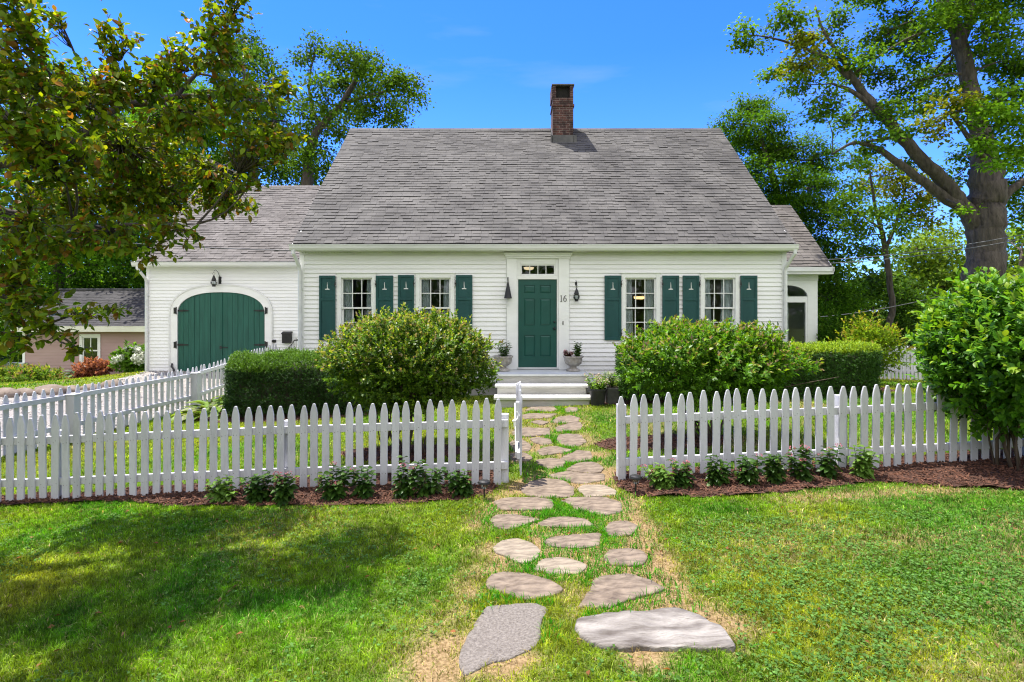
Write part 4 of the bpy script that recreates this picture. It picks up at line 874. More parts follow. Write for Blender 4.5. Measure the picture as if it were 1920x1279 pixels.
# ------------------------------------------------------------------ stepping stones (outlines in the photo, laid on the ground)
def cA(pts): return [(560 + u / 2.975, 700 + v / 2.975) for u, v in pts]
def cB(pts): return [(780 + u / 2.743, 1000 + v / 2.743) for u, v in pts]
STONES = [
 (cA([(1270,210),(1300,190),(1420,190),(1440,205),(1400,215)]), 'thin pale flagstone against the bottom step, on the gate side', 0),
 (cA([(1485,205),(1510,190),(1555,195),(1550,215),(1500,220)]), 'smallest pale flagstone against the bottom step, towards the potted flowers', 0),
 (cA([(1250,235),(1280,228),(1440,228),(1400,250),(1260,258)]), 'long thin pinkish flagstone second from the bottom step', 0),
 (cA([(1420,268),(1450,248),(1520,238),(1560,250),(1555,275),(1430,280)]), 'oval grey flagstone near the steps beside the bright lawn edge', 0),
 (cA([(1290,275),(1340,265),(1395,275),(1360,290)]), 'sliver of flagstone under the long thin pinkish one', 0),
 (cA([(1440,305),(1500,285),(1570,275),(1585,295),(1560,318),(1450,328)]), 'wedge flagstone just in front of the oval grey one near the steps', 0),
 (cA([(1235,320),(1260,308),(1390,310),(1395,345),(1280,355),(1200,348),(1195,325)]), 'rectangular flagstone by the open end of the gate', 0),
 (cA([(1450,350),(1500,340),(1560,345),(1600,385),(1560,410),(1480,405),(1450,385)]), 'five-sided brownish flagstone midway between gate and steps at the lawn edge', 0),
 (cA([(1290,370),(1330,360),(1400,370),(1415,395),(1370,402),(1320,390)]), 'small half-buried flagstone in the middle of the path behind the gate', 0),
 (cA([(1180,390),(1230,370),(1270,385),(1300,415),(1280,435),(1200,432)]), 'rounded flagstone partly hidden behind the middle of the gate', 0),
 (cA([(1335,440),(1360,420),(1430,412),(1530,432),(1480,445),(1360,462)]), 'lens-shaped flagstone crossing the path behind the gate opening', 0),
 (cA([(1450,490),(1510,455),(1560,435),(1620,440),(1635,480),(1590,495),(1470,497)]), 'triangular flagstone at the lawn edge just inside the gate', 0),
 (cA([(1180,455),(1235,445),(1270,450),(1300,475),(1280,492),(1190,495)]), 'dark tilted flagstone under the lower part of the gate', 0),
 (cA([(1330,490),(1400,478),(1480,485),(1475,525),(1400,535),(1340,510)]), 'flagstone touched by the tips of the gate shadow', 0),
 (cA([(1500,540),(1560,505),(1650,500),(1695,530),(1680,556),(1600,558)]), 'tan flagstone beside the bare earth at the fence opening', 0),
 (cA([(1395,575),(1500,552),(1600,564),(1690,566),(1702,600),(1560,620),(1480,597)]), 'wide light flagstone spanning the fence opening', 0),
 (cA([(1250,650),(1290,610),(1380,590),(1465,604),(1525,645),(1520,690),(1390,695),(1270,685)]), 'large tan flagstone crossed by the picket shadows of the gate', 0),
 (cA([(1560,650),(1590,628),(1700,630),(1765,660),(1760,685),(1610,690)]), 'whitest flagstone, just outside the fence opening', 1),
 (cA([(1095,720),(1150,702),(1280,698),(1420,710),(1410,765),(1250,765),(1130,760)]), 'brown flagstone half in shadow at the end of the gate fence', 0),
 (cA([(1480,715),(1520,700),(1700,695),(1790,725),(1800,775),(1700,795),(1560,760)]), 'big oval flagstone in front of the whitest one', 0),
 (cA([(1080,825),(1110,800),(1200,795),(1340,820),(1280,840),(1180,870),(1110,860)]), 'pointed flagstone on the lawn side beyond the shaded brown one', 0),
 (cA([(1340,845),(1400,815),(1480,808),(1590,820),(1640,855),(1540,860),(1390,860)]), 'low mounded flagstone in the centre of the path below the big oval one', 0),
 (cA([(1705,880),(1740,840),(1830,830),(1880,860),(1850,905),(1740,910)]), 'five-sided grey flagstone at the outer edge of the path', 0),
 (cB([(400,80),(440,45),(520,35),(590,60),(630,95),(610,130),(540,160),(480,125),(420,105)]), 'egg-shaped pale flagstone with concentric streaks', 1),
 (cB([(655,50),(690,30),(940,5),(940,70),(800,80),(690,70)]), 'long straight-ended flagstone right of the egg-shaped one', 0),
 (cB([(965,130),(1000,95),(1090,85),(1170,100),(1190,135),(1140,170),(1010,165)]), 'rounded grey flagstone at the lawn edge behind the large triangular one', 0),
 (cB([(600,190),(650,145),(720,130),(800,145),(865,170),(830,210),(700,212)]), 'fan-shaped pale flagstone in front of the egg-shaped one', 1),
 (cB([(385,220),(450,203),(560,215),(680,250),(750,290),(700,325),(590,340),(520,330),(430,300),(380,290)]), 'smooth dark grey flagstone behind the rough granite one', 0),
 (cB([(920,250),(960,235),(1090,218),(1200,245),(1290,290),(1230,310),(1130,330),(1000,385),(830,385),(900,300)]), 'large triangular flagstone with a long point towards the front', 0),
 (cB([(330,430),(390,385),(480,375),(600,385),(680,400),(640,450),(640,550),(600,585),(480,645),(400,650),(330,690),(270,720),(245,680),(240,610),(290,520)]), 'rough speckled granite slab, nearest stone on the shady lawn side', 2),
 (cB([(835,490),(850,465),(960,445),(1200,430),(1330,415),(1410,430),(1480,465),(1550,520),(1605,570),(1600,600),(1440,610),(1380,600),(1180,600),(1050,610),(930,580),(840,560)]), 'widest slab with white streaks, nearest stone on the sunny side', 3),
]
M['stone0'] = paint('tan_flagstone', (.058, .040, .028), (.235, .182, .132), .88, 7, 13, 1.0, (1, 2.4, 1), bscale=16, lo=.3, hi=.66, bdist=.02)
M['stone1'] = paint('pale_flagstone', (.10, .077, .054), (.285, .235, .172), .88, 6, 13, 1.0, (1, 3.2, 1), bscale=14, lo=.3, hi=.62, bdist=.02)
M['stone2'] = paint('granite_flagstone', (.095, .080, .066), (.225, .198, .170), .85, 55, 12, 1.0, (1, 1.3, 1), bscale=70, lo=.32, hi=.68, bdist=.015)
M['stone3'] = paint('white_streaked_slab', (.085, .070, .058), (.28, .255, .225), .85, 3.2, 14, 1.0, (.8, 3.4, 1.5), bscale=12, lo=.36, hi=.62, bdist=.03)
STONE_XY = []
def stone(pts, label, kind, seed):
    rng = np.random.default_rng(seed)
    g = np.array([G(u, v) for u, v in pts]); c = g.mean(0); xy = g[:, :2] - c[:2]
    dense = []
    for i in range(len(xy)):
        a, b = xy[i], xy[(i + 1) % len(xy)]; n = max(2, int(np.linalg.norm(b - a) / .035))
        for k in range(n): dense.append(a + (b - a) * k / n)
    d = np.array(dense)
    d = .6 * d + .2 * (np.roll(d, 1, 0) + np.roll(d, -1, 0)); d = d * 1.04 + d / (np.linalg.norm(d, axis=1, keepdims=True) + 1e-6) * .012
    r = np.linalg.norm(d, axis=1, keepdims=True); d = d * (1 + (fbm(d[:, :1] * 16 + seed, d[:, 1:] * 16, seed, 4) - .5) * .14 + (fbm(d[:, :1] * 5 + seed, d[:, 1:] * 5, seed + 3, 2) - .5) * .22)
    STONE_XY.append(d + c[:2]); n = len(d); V = []; Fc = []
    big = kind == 3
    rings = [(1.0, -.10), (1.0, .002), (.99, .010), (.97, .0135), (.84, .014), (.66, .014), (.45, .014), (.22, .014)]
    top = 2.4 if big else 1.0
    for s, h in rings:
        p = d * s; x, y = p[:, 0] + c[0], p[:, 1] + c[1]
        nz = (fbm(x * 9, y * 9, seed, 4) - .5) * (.016 if not big else .04) * (1 if s < .97 else .3); base = gz(x, y)
        if big: nz = nz + .010 * np.clip((.06 + p[:, 1] * .8), -.02, .2) * 4 * (1 if s < .97 else .2)
        V += [(p[i, 0], p[i, 1], base[i] - c[2] + h * top + nz[i]) for i in range(n)]
    V.append((0, 0, .014 * top + .002)); R = len(rings)
    for k in range(R - 1):
        for i in range(n): j = (i + 1) % n; Fc.append((k * n + i, k * n + j, (k + 1) * n + j, (k + 1) * n + i))
    for i in range(n): Fc.append(((R - 1) * n + i, (R - 1) * n + (i + 1) % n, R * n))
    area = sum(d[i, 0] * d[(i + 1) % n, 1] - d[(i + 1) % n, 0] * d[i, 1] for i in range(n))
    if area < 0: Fc = [f[::-1] for f in Fc]
    me = bpy.data.meshes.new('stepping_stone'); me.from_pydata(V, [], Fc); me.materials.append(M['stone%d' % kind]); box_uv(me)
    me.polygons.foreach_set('use_smooth', [True] * len(Fc)); me.update()
    tag(link('stepping_stone', me, None, origin=c), label, 'stepping stone', 'flagstones of the path')
for i, (pts, lab, k) in enumerate(STONES): stone(pts, lab, k, 100 + i)
def inside(px, py, poly):
    r = np.zeros(len(px), bool); n = len(poly); x0, y0 = poly.min(0); x1, y1 = poly.max(0)
    sel = np.where((px > x0) & (px < x1) & (py > y0) & (py < y1))[0]
    if len(sel) == 0: return r
    X, Y = px[sel], py[sel]; q = np.zeros(len(sel), bool); j = n - 1
    for i in range(n):
        xi, yi, xj, yj = *poly[i], *poly[j]
        q ^= ((yi > Y) != (yj > Y)) & (X < (xj - xi) * (Y - yi) / (yj - yi + 1e-12) + xi); j = i
    r[sel] = q; return r
STONE_C = np.array([s.mean(0) for s in STONE_XY]); STONE_PTS = np.concatenate([s[::3] for s in STONE_XY])
def stone_dist(x, y):
    out = np.full(len(x), 9.0); sel = np.where((np.abs(x - .45) < 2.2) & (y < 12) & (y > 2))[0]
    for i in range(0, len(sel), 5000):
        s = sel[i:i + 5000]; out[s] = np.sqrt(((x[s, None] - STONE_PTS[None, :, 0]) ** 2 + (y[s, None] - STONE_PTS[None, :, 1]) ** 2).min(1))
    return out

# ------------------------------------------------------------------ beds and drive outlines (ground metres)
def gpoly(pts): return np.array([G(u, v)[:2] for u, v in pts])
BED_L = np.array([(-8.2, 6.14), (-6.0, 6.12), (-4.3, 6.06), (-3.6, 5.80), (-2.8, 5.74), (-2.0, 5.68), (-1.2, 5.66), (-.5, 5.72), (-.22, 5.9), (-.16, 6.3), (-.1, 7.0), (-.4, 7.05), (-1.5, 6.75), (-2.4, 6.7), (-3.4, 6.55), (-5, 6.45), (-8.2, 6.42)])
BED_R = np.array([(1.22, 6.5), (1.16, 6.0), (1.30, 5.66), (2.0, 5.56), (2.8, 5.60), (3.4, 5.72), (3.9, 5.82), (4.4, 5.62), (5.2, 5.36), (6.4, 5.2), (7.6, 5.3), (7.9, 6.2), (7.0, 6.75), (5.2, 6.7), (4.2, 6.42), (2.6, 6.45), (1.5, 6.5)])
DRIVE = np.array([(-8.2, -9), (-7.95, 6), (-7.75, 8.4), (-7.42, 12.3), (-7.2, 16.45), (-11.0, 16.45), (-10.55, 14.4), (-10.35, 13.4), (-10.9, 12.5), (-11.6, 12.1), (-12.6, 11.7), (-13.5, 10.0), (-12.5, 3), (-11.7, -9)])
def blob_poly(cx, cy, rx, ry, seed, n=26): return np.array([(cx + rx * (1 + .25 * (vnoise(k * .7, 0, seed) - .5)) * math.cos(2 * math.pi * k / n), cy + ry * (1 + .3 * (vnoise(k * .9, 3, seed) - .5)) * math.sin(2 * math.pi * k / n)) for k in range(n)])
SH_L = P(745, 850, 7.55); SH_R = P(1265, 845, 7.7)
BED_S1 = blob_poly(-1.5, 7.75, .95, .42, 3); BED_S2 = blob_poly(2.15, 7.85, 1.05, .45, 4); BED_HL = blob_poly(-4.2, 11.3, 2.2, .95, 5); BED_HR = np.array([(1.7, 11.0), (1.72, 12.4), (8.0, 12.5), (8.1, 11.2), (5, 11.25), (2.6, 10.9)])
BEDS = [BED_L, BED_R, BED_S1, BED_S2, BED_HL, BED_HR]
STEPS_R = np.array([(-.4, 11.0), (1.7, 11.0), (1.7, 12.6), (-.4, 12.6)])
def dryness(x, y, sd=None):
    """how parched the turf is: bare and straw-coloured beside the path, faded in broad patches"""
    sd = stone_dist(x, y) if sd is None else sd
    near = np.clip(1.35 - sd / .24, 0, 1) * np.clip((fbm(x * 2.6, y * 2.6, 21) - .36) * 5.0, 0, 1.3) * np.where(y < 7.5, 1, .6)
    patch = np.clip((fbm(x * .9 + 4, y * .9, 5) - .54) * 4.5, 0, 1) * .55 * np.where(x > .8, 1.0, .5)
    edge = np.exp(-((y - (5.30 + .05 * x)) / .16) ** 2) * np.clip((x - 2.4) / .5, 0, 1) * np.clip((6 - x) / .5, 0, 1) * .8 * (.4 + fbm(x * 3, y * 3, 9))
    open_ = np.exp(-(((x - 1.05) / .22) ** 2 + ((y - 6.1) / .45) ** 2)) * .9
    lo = np.exp(-(((x + .45) / .22) ** 2 + ((y - 3.15) / .35) ** 2)) * .85
    return np.clip(near * .95 + patch + edge + open_ + lo, 0, 1)

# ------------------------------------------------------------------ ground sheet
def axis(lo, hi, dense0, dense1, step, grow=1.18):
    a = list(np.arange(dense0, dense1 + step / 2, step)); s = step
    while a[-1] < hi: s *= grow; a.append(a[-1] + s)
    s = step; b = []
    v = dense0
    while v > lo: s *= grow; v -= s; b.append(v)
    return np.array(b[::-1] + a)
gxs, gys = axis(-420, 420, -7.5, 7.5, .10), axis(-120, 700, 2.2, 12.5, .09)
XX, YY = np.meshgrid(gxs, gys); fx, fy = XX.ravel(), YY.ravel(); fz = gz(fx, fy) + (fbm(fx * 1.3, fy * 1.3, 2) - .5) * .015
sd = stone_dist(fx, fy); dry = dryness(fx, fy, sd)
me = bpy.data.meshes.new('ground'); nx, ny = len(gxs), len(gys)
ii = (np.arange(ny - 1)[:, None] * nx + np.arange(nx - 1)[None, :]).ravel(); q = np.stack([ii, ii + 1, ii + nx + 1, ii + nx], 1)
me.vertices.add(len(fx)); me.vertices.foreach_set('co', np.stack([fx, fy, fz], 1).astype(np.float32).ravel()); me.loops.add(q.size); me.loops.foreach_set('vertex_index', q.ravel().astype(np.int32)); me.polygons.add(len(q)); me.polygons.foreach_set('loop_start', (np.arange(len(q)) * 4).astype(np.int32))
at = me.attributes.new('dry', 'FLOAT', 'POINT'); at.data.foreach_set('value', dry.astype(np.float32)); me.polygons.foreach_set('use_smooth', [True] * len(q)); me.update(calc_edges=True)
m, N, L, out = newmat('turf_and_soil'); b = N.new('ShaderNodeBsdfPrincipled'); b.inputs['Roughness'].default_value = .95; b.inputs['Specular IOR Level'].default_value = .1
tc = N.new('ShaderNodeTexCoord'); n1 = N.new('ShaderNodeTexNoise'); n1.inputs['Scale'].default_value = 1.1; n1.inputs['Detail'].default_value = 9; n2 = N.new('ShaderNodeTexNoise'); n2.inputs['Scale'].default_value = 55; n2.inputs['Detail'].default_value = 6
r1 = N.new('ShaderNodeValToRGB'); r1.color_ramp.elements[0].position = .35; r1.color_ramp.elements[1].position = .66; r1.color_ramp.elements[0].color = (.04, .12, .010, 1); r1.color_ramp.elements[1].color = (.10, .17, .018, 1)
r2 = N.new('ShaderNodeValToRGB'); r2.color_ramp.elements[0].position = .34; r2.color_ramp.elements[1].position = .66; r2.color_ramp.elements[0].color = (.13, .08, .035, 1); r2.color_ramp.elements[1].color = (.30, .215, .11, 1)
ad = N.new('ShaderNodeAttribute'); ad.attribute_name = 'dry'; ma = N.new('ShaderNodeMath'); ma.operation = 'MULTIPLY_ADD'; ma.inputs[1].default_value = .9; mb_ = N.new('ShaderNodeMath'); mb_.operation = 'SUBTRACT'; mb_.inputs[1].default_value = .45; mc = N.new('ShaderNodeMath'); mc.operation = 'ADD'; mc.use_clamp = True
mx_ = N.new('ShaderNodeMixRGB'); bp = N.new('ShaderNodeBump'); bp.inputs['Strength'].default_value = .8; bp.inputs['Distance'].default_value = .02
L.new(tc.outputs['Object'], n1.inputs['Vector']); L.new(tc.outputs['Object'], n2.inputs['Vector']); L.new(n1.outputs['Fac'], r1.inputs[0]); L.new(n2.outputs['Fac'], r2.inputs[0]); L.new(n2.outputs['Fac'], mb_.inputs[0]); L.new(ad.outputs['Fac'], ma.inputs[0]); L.new(mb_.outputs[0], ma.inputs[2]); 
L.new(ma.outputs[0], mc.inputs[0]); mc.inputs[1].default_value = .12; L.new(mc.outputs[0], mx_.inputs[0]); L.new(r1.outputs[0], mx_.inputs[1]); L.new(r2.outputs[0], mx_.inputs[2]); L.new(mx_.outputs[0], b.inputs['Base Color']); L.new(n2.outputs['Fac'], bp.inputs['Height']); L.new(bp.outputs[0], b.inputs['Normal']); L.new(b.outputs[0], out.inputs[0])
me.materials.append(m); ground = link('ground', me); ground['kind'] = 'structure'

def sheet(name, poly, mat, lift, step, chips=None, mound=0.0, kind='structure'):
    """a thin layer laid over the ground inside an outline"""
    x0, y0 = poly.min(0); x1, y1 = poly.max(0); xs = np.arange(x0, x1 + step, step); ys = np.arange(y0, y1 + step, step)
    X, Y = np.meshgrid(xs, ys); x, y = X.ravel(), Y.ravel(); cxx, cyy = x + step / 2, y + step / 2
    keep = inside(cxx, cyy, poly).reshape(X.shape); z = gz(x, y) + lift
    if mound:
        dd = np.sqrt(((x[:, None] - poly[None, :, 0]) ** 2 + (y[:, None] - poly[None, :, 1]) ** 2).min(1)); z = z + mound * np.clip(dd / .5, 0, 1) + (fbm(x * 7, y * 7, 3) - .5) * .03
    mb = MB(); n = len(xs); idx = -np.ones(len(x), int)
    for j in range(len(ys) - 1):
        for i in range(n - 1):
            if keep[j, i]:
                f = []
                for k in (j * n + i, j * n + i + 1, (j + 1) * n + i + 1, (j + 1) * n + i):
                    if idx[k] < 0: idx[k] = len(mb.v); mb.v.append((x[k], y[k], z[k]))
                    f.append(int(idx[k]))
                mb.f.append(tuple(f)); mb.mi.append(0)
    if chips:
        dens, size = chips; rng = np.random.default_rng(6); area = keep.sum() * step * step; n = int(area * dens); px = rng.uniform(x0, x1, n * 4); py = rng.uniform(y0, y1, n * 4)
        ok = inside(px, py, poly); px, py = px[ok][:n], py[ok][:n]; pz = gz(px, py) + lift + (mound * np.clip(np.sqrt(((px[:, None] - poly[None, :, 0]) ** 2 + (py[:, None] - poly[None, :, 1]) ** 2).min(1)) / .5, 0, 1) if mound else 0)
        mb.cur = 0
        for i in range(len(px)):
            a = rng.normal(size=3) * np.array([1, 1, .45]); a /= np.linalg.norm(a); b_ = np.cross(a, rng.normal(size=3)); b_ /= np.linalg.norm(b_); l, w_ = size * rng.uniform(.6, 1.6), size * rng.uniform(.15, .4); c = np.array([px[i], py[i], pz[i] + size * .25 * rng.random()])
            mb.cur = 1 + int(rng.integers(0, 2)); nn = np.cross(a, b_) * size * .12
            vs = [c - a * l / 2 - b_ * w_ / 2, c + a * l / 2 - b_ * w_ / 2, c + a * l / 2 + b_ * w_ / 2, c - a * l / 2 + b_ * w_ / 2]
            mb.add([v - nn for v in vs] + [v + nn for v in vs], [(3, 2, 1, 0), (4, 5, 6, 7), (0, 1, 5, 4), (1, 2, 6, 5), (2, 3, 7, 6), (3, 0, 4, 7)])
    o = mb.build(name, mat, None); o['kind'] = kind; return o
M['mulch'] = paint('bark_mulch', (.03, .013, .008), (.10, .040, .021), .95, 22, 10, 1.0, bscale=60, bdist=.03)
M['chipA'] = paint('mulch_chip_dark', (.035, .015, .009), (.09, .037, .02), .9, 8)
M['chipB'] = paint('mulch_chip_red', (.085, .034, .019), (.18, .08, .045), .9, 8)
M['gravel'] = paint('pale_gravel', (.18, .16, .145), (.38, .35, .32), .9, 60, 8, 1.0, bscale=70, bdist=.03, lo=.34, hi=.64)
M['gravA'] = paint('gravel_grain_grey', (.35, .33, .31), (.5, .48, .45), .9, 8)
M['gravB'] = paint('gravel_grain_tan', (.5, .45, .39), (.64, .6, .54), .9, 8)
sheet('mulch_bed', BED_L, [M['mulch'], M['chipA'], M['chipB']], .008, .06, (1100, .035), .03)
sheet('mulch_bed', BED_R, [M['mulch'], M['chipA'], M['chipB']], .008, .06, (1100, .035), .045)
for bb in (BED_S1, BED_S2): sheet('mulch_bed', bb, [M['mulch'], M['chipA'], M['chipB']], .008, .07, (500, .035), .02)
for bb in (BED_HL, BED_HR): sheet('mulch_bed', bb, [M['mulch'], M['chipA'], M['chipB']], .008, .12, (120, .05), .02)
sheet('driveway', DRIVE, [M['gravel'], M['gravA'], M['gravB']], .02, .25, (90, .05))

# ------------------------------------------------------------------ turf
def blades(name, n, x, y, h, w, cols_fn, lean=.8, mat='grassblade', seed=1):
    rng = np.random.default_rng(seed); n = len(x); z = gz(x, y); dirn = rng.random(n) * 2 * math.pi; ln = np.abs(rng.normal(size=n)) * lean
    hh = h * (.45 + .9 * rng.random(n)) * (.45 + 1.15 * fbm(x * 13, y * 13, 75, 3)); ww = w * (.6 + .8 * rng.random(n)); dx, dy = np.cos(dirn), np.sin(dirn); wd = rng.random(n) * 2 * math.pi; bx, by = np.cos(wd), np.sin(wd)
    base = np.stack([x, y, z - .004], 1); mid = base + np.stack([dx * hh * ln * .35, dy * hh * ln * .35, hh * .6], 1); tip = base + np.stack([dx * hh * ln * 1.1, dy * hh * ln * 1.1, hh * (1 - .25 * np.clip(ln, 0, 1.5))], 1); s = np.stack([bx * ww / 2, by * ww / 2, np.zeros(n)], 1)
    V = np.stack([base - s, base + s, mid + s * .85, mid - s * .85, tip], 1).reshape(-1, 3); o = np.arange(n)[:, None] * 5; q = o + np.array([0, 1, 2, 3]); t = o + np.array([3, 2, 4])
    C = np.repeat(cols_fn(x, y, rng), 5, 0)
    return V, q, t, C
def turf_color(x, y, rng):
    n = len(x); d = dryness(x, y); a = fbm(x * 1.6, y * 1.6, 31)[:, None]; b_ = fbm(x * .5 + 9, y * .5, 33)[:, None]
    g1_, g2, g3, g4 = np.array([.062, .215, .006]), np.array([.18, .31, .008]), np.array([.31, .335, .020]), np.array([.085, .26, .020])
    t = np.clip((a - .34) * 3, 0, 1); c = g1_ * (1 - t) + g2 * t; t2 = np.clip((b_ - .42) * 4.0, 0, 1) * .85; c = c * (1 - t2) + g3 * t2
    t3 = np.clip((fbm(x * .8, y * .8 + 7, 37)[:, None] - .5) * 6, 0, 1) * np.clip((x - 1.0) / 1, 0, 1)[:, None] * .8; c = c * (1 - t3) + g4 * t3
    straw = (rng.random(n) < .04 + .62 * d)[:, None]; c = np.where(straw, np.array([.40, .31, .15]) * (.6 + .7 * rng.random((n, 1))), c)
    tuft = (.30 + 1.40 * fbm(x * 24, y * 24, 71, 2))[:, None]; patch = (.62 + .76 * fbm(x * 5, y * 5, 73, 3))[:, None]
    pale = (rng.random((n, 1)) < .10) * np.array([[.12, .11, .06]])
    return (c + pale) * tuft * patch * (1 + .36 * rng.normal(size=(n, 1))).clip(.3, 2.2)
def scatter(n, x0, x1, y0, y1, rng, view=None):
    x = rng.uniform(x0, x1, n); y = rng.uniform(y0, y1, n); k = np.ones(n, bool)
    if view: k &= np.abs(x) < view[0] * y + view[1]
    return x[k], y[k]
def lawn_ok(x, y, thin_dry=True, rng=None):
    k = np.ones(len(x), bool)
    for s in STONE_XY: k &= ~inside(x, y, s)
    for bd in BEDS + [DRIVE, STEPS_R]: k &= ~inside(x, y, bd)
    k &= ~((x > HX0 - .1) & (x < HX1 + 2.2) & (y > YW - .1)) & ~((x < HX0) & (x > GX0 - .1) & (y > YG - .05))
    if thin_dry: k &= (rng.random(len(x)) > dryness(x, y) * .86) & (rng.random(len(x)) < .35 + 1.5 * fbm(x * 17, y * 17, 79, 2) ** 1.3)
    return k
rg = np.random.default_rng(41); parts_ = []
for (n, x0, x1, y0, y1, h, w, vw) in ((430000, -5.4, 5.4, 2.45, 4.4, .034, .0042, (1.0, .35)), (330000, -7.2, 7.2, 4.4, 6.3, .036, .0056, (1.0, .5)), (330000, -9.5, 9.5, 6.3, 12.4, .040, .0085, (1.0, .6)), (90000, 6, 20, 12, 26, .05, .02, (1.0, 2)), (170000, -32, -7, 8, 27, .05, .02, (1.1, 2)), (26000, -8, 8, -2, 2.45, .05, .012, None)):
    x, y = scatter(n, x0, x1, y0, y1, rg, vw); k = lawn_ok(x, y, True, rg); x, y = x[k], y[k]; parts_.append(blades('g', n, x, y, h, w, turf_color, seed=n))
x, y = scatter(330000, -11, 11, -1.5, 6.3, rg); k = (np.abs(x) > np.where(y > 2.45, y * 1.0 + .3, 0)) & ((np.abs(x) > 8) | (y > 2.3)) & lawn_ok(x, y, True, rg); x, y = x[k], y[k]; parts_.append(blades('g', 0, x, y, .045, .010, turf_color, seed=19))
# taller tufts along the stones
sp = STONE_PTS[rg.integers(0, len(STONE_PTS), 30000)] + rg.normal(size=(30000, 2)) * .085; k = lawn_ok(sp[:, 0], sp[:, 1], False, rg) & (fbm(sp[:, 0] * 2.4, sp[:, 1] * 2.4, 51) > .50); x, y = sp[k, 0], sp[k, 1]
parts_.append(blades('g', 0, x, y, .055, .0062, lambda x, y, r: np.array([.06, .28, .008]) * (1 + .28 * r.normal(size=(len(x), 1))).clip(.5, 1.8), lean=.75, seed=5))
# broad-leaved weeds and clover in the sunny front corner
x, y = scatter(15000, .9, 6.0, 2.5, 5.0, rg, (1.0, .3)); k = lawn_ok(x, y, True, rg) & (fbm(x * 1.1, y * 1.1, 61) > .42 + .25 * rg.random(len(x))); x, y = x[k], y[k]
x2, y2 = scatter(9000, -5.5, 5.5, 2.5, 5.6, rg, (1.0, .3)); k = lawn_ok(x2, y2, True, rg) & (fbm(x2 * 1.7 + 3, y2 * 1.7, 63) > .46 + .22 * rg.random(len(x2))); x, y = np.concatenate([x, x2[k]]), np.concatenate([y, y2[k]])
cl = Leaves(); nn = len(x)
for _ in range(3):
    a = rg.random(nn) * 6.28; cl.add(np.stack([x + .008 * np.cos(a), y + .008 * np.sin(a), gz(x, y) + rg.uniform(.012, .036, nn)], 1), np.stack([np.cos(a), np.sin(a), .15 + .2 * rg.random(nn)], 1), np.array([0, 0, 1.0]) + .5 * rg.normal(size=(nn, 3)), .024, .018, np.array([.12, .25, .05]) * (1 + .25 * rg.normal(size=(nn, 1))).clip(.5, 1.7), .2, .2)
cV = np.concatenate(cl.V); cQ = np.concatenate(cl.Fq); cC = np.concatenate(cl.C)
V = np.concatenate([p[0] for p in parts_] + [cV]); C = np.concatenate([p[3] for p in parts_] + [cC]); off = np.concatenate([[0], np.cumsum([len(p[0]) for p in parts_])])
Q = np.concatenate([p[1] + o for p, o in zip(parts_, off)] + [cQ + off[-1]]).astype(np.int32); T = np.concatenate([p[2] + o for p, o in zip(parts_, off)]).astype(np.int32)
me = bpy.data.meshes.new('grass'); me.vertices.add(len(V)); me.vertices.foreach_set('co', V.astype(np.float32).ravel()); loops = np.concatenate([Q.ravel(), T.ravel()]); me.loops.add(len(loops)); me.loops.foreach_set('vertex_index', loops)
me.polygons.add(len(Q) + len(T)); me.polygons.foreach_set('loop_start', np.concatenate([np.arange(len(Q)) * 4, Q.size + np.arange(len(T)) * 3]).astype(np.int32)); at = me.attributes.new('col', 'FLOAT_COLOR', 'POINT'); at.data.foreach_set('color', np.concatenate([C, np.ones((len(C), 1))], 1).astype(np.float32).ravel())
me.materials.append(M['grassblade']); me.update(calc_edges=True); grass = link('grass', me); grass['kind'] = 'stuff'; grass['label'] = 'sunny lawn turf with straw-coloured dry patches by the path'
lf = Leaves(); n = 130; x, y = scatter(n * 3, -4.5, 4.5, 2.7, 5.8, rg, (.95, .2)); k = lawn_ok(x, y, False, rg); x, y = x[k][:n], y[k][:n]; n = len(x); a = rg.random(n) * 6.28
lf.add(np.stack([x, y, gz(x, y) + .028], 1), np.stack([np.cos(a), np.sin(a), .2 * rg.normal(size=n)], 1), np.array([0, 0, 1.0]) + .5 * rg.normal(size=(n, 3)), .045, .025, pick([(.25, .10, .04), (.32, .2, .09), (.18, .07, .03)], n), .3, .2)
o = lf.build('fallen_leaves', M['leaf']); o['kind'] = 'stuff'; o['label'] = 'scattered dry brown leaves on the lawn'

# ------------------------------------------------------------------ picket fences
def picket_mesh(h, w, t, seed, name='picket'):
    rng = np.random.default_rng(seed); j = lambda s: float(rng.normal() * s)
    prof = [(-w / 2 + j(.0015), 0), (w / 2 + j(.0015), 0), (w / 2 + j(.001), h - .135 + j(.006)), (w * .47, h - .10), (w * .36, h - .055), (w * .19, h - .008 + j(.003)), (w * .10, h), (-w * .10, h), (-w * .19, h - .008 + j(.003)), (-w * .36, h - .055), (-w * .47, h - .10), (-w / 2 + j(.001), h - .135 + j(.006))]
    mb = MB(); mb.prism(prof, -t / 2, t / 2)
    for z in (.21, .69):                              # nail heads
        for dx in (-.018, .018):
            cx_, cz_, r_ = dx + j(.005), z + j(.012), .0042; mb.cur = 1
            mb.add([(cx_ + r_ * math.cos(q), -t / 2 - .0012, cz_ + r_ * math.sin(q)) for q in np.arange(6) * math.pi / 3], [(5, 4, 3, 2, 1, 0)])
    me = bpy.data.meshes.new(name); me.from_pydata([v for v in mb.v], [], mb.f); me.materials.append(M['fence']); me.materials.append(M['nail']); me.polygons.foreach_set('material_index', mb.mi); box_uv(me); me.update(); return me
M['nail'] = paint('rusty_nail', (.05, .04, .035), (.12, .10, .09), .7, 20)
PK = [picket_mesh(1.0 + .004 * i, .083, .021, i) for i in range(6)]
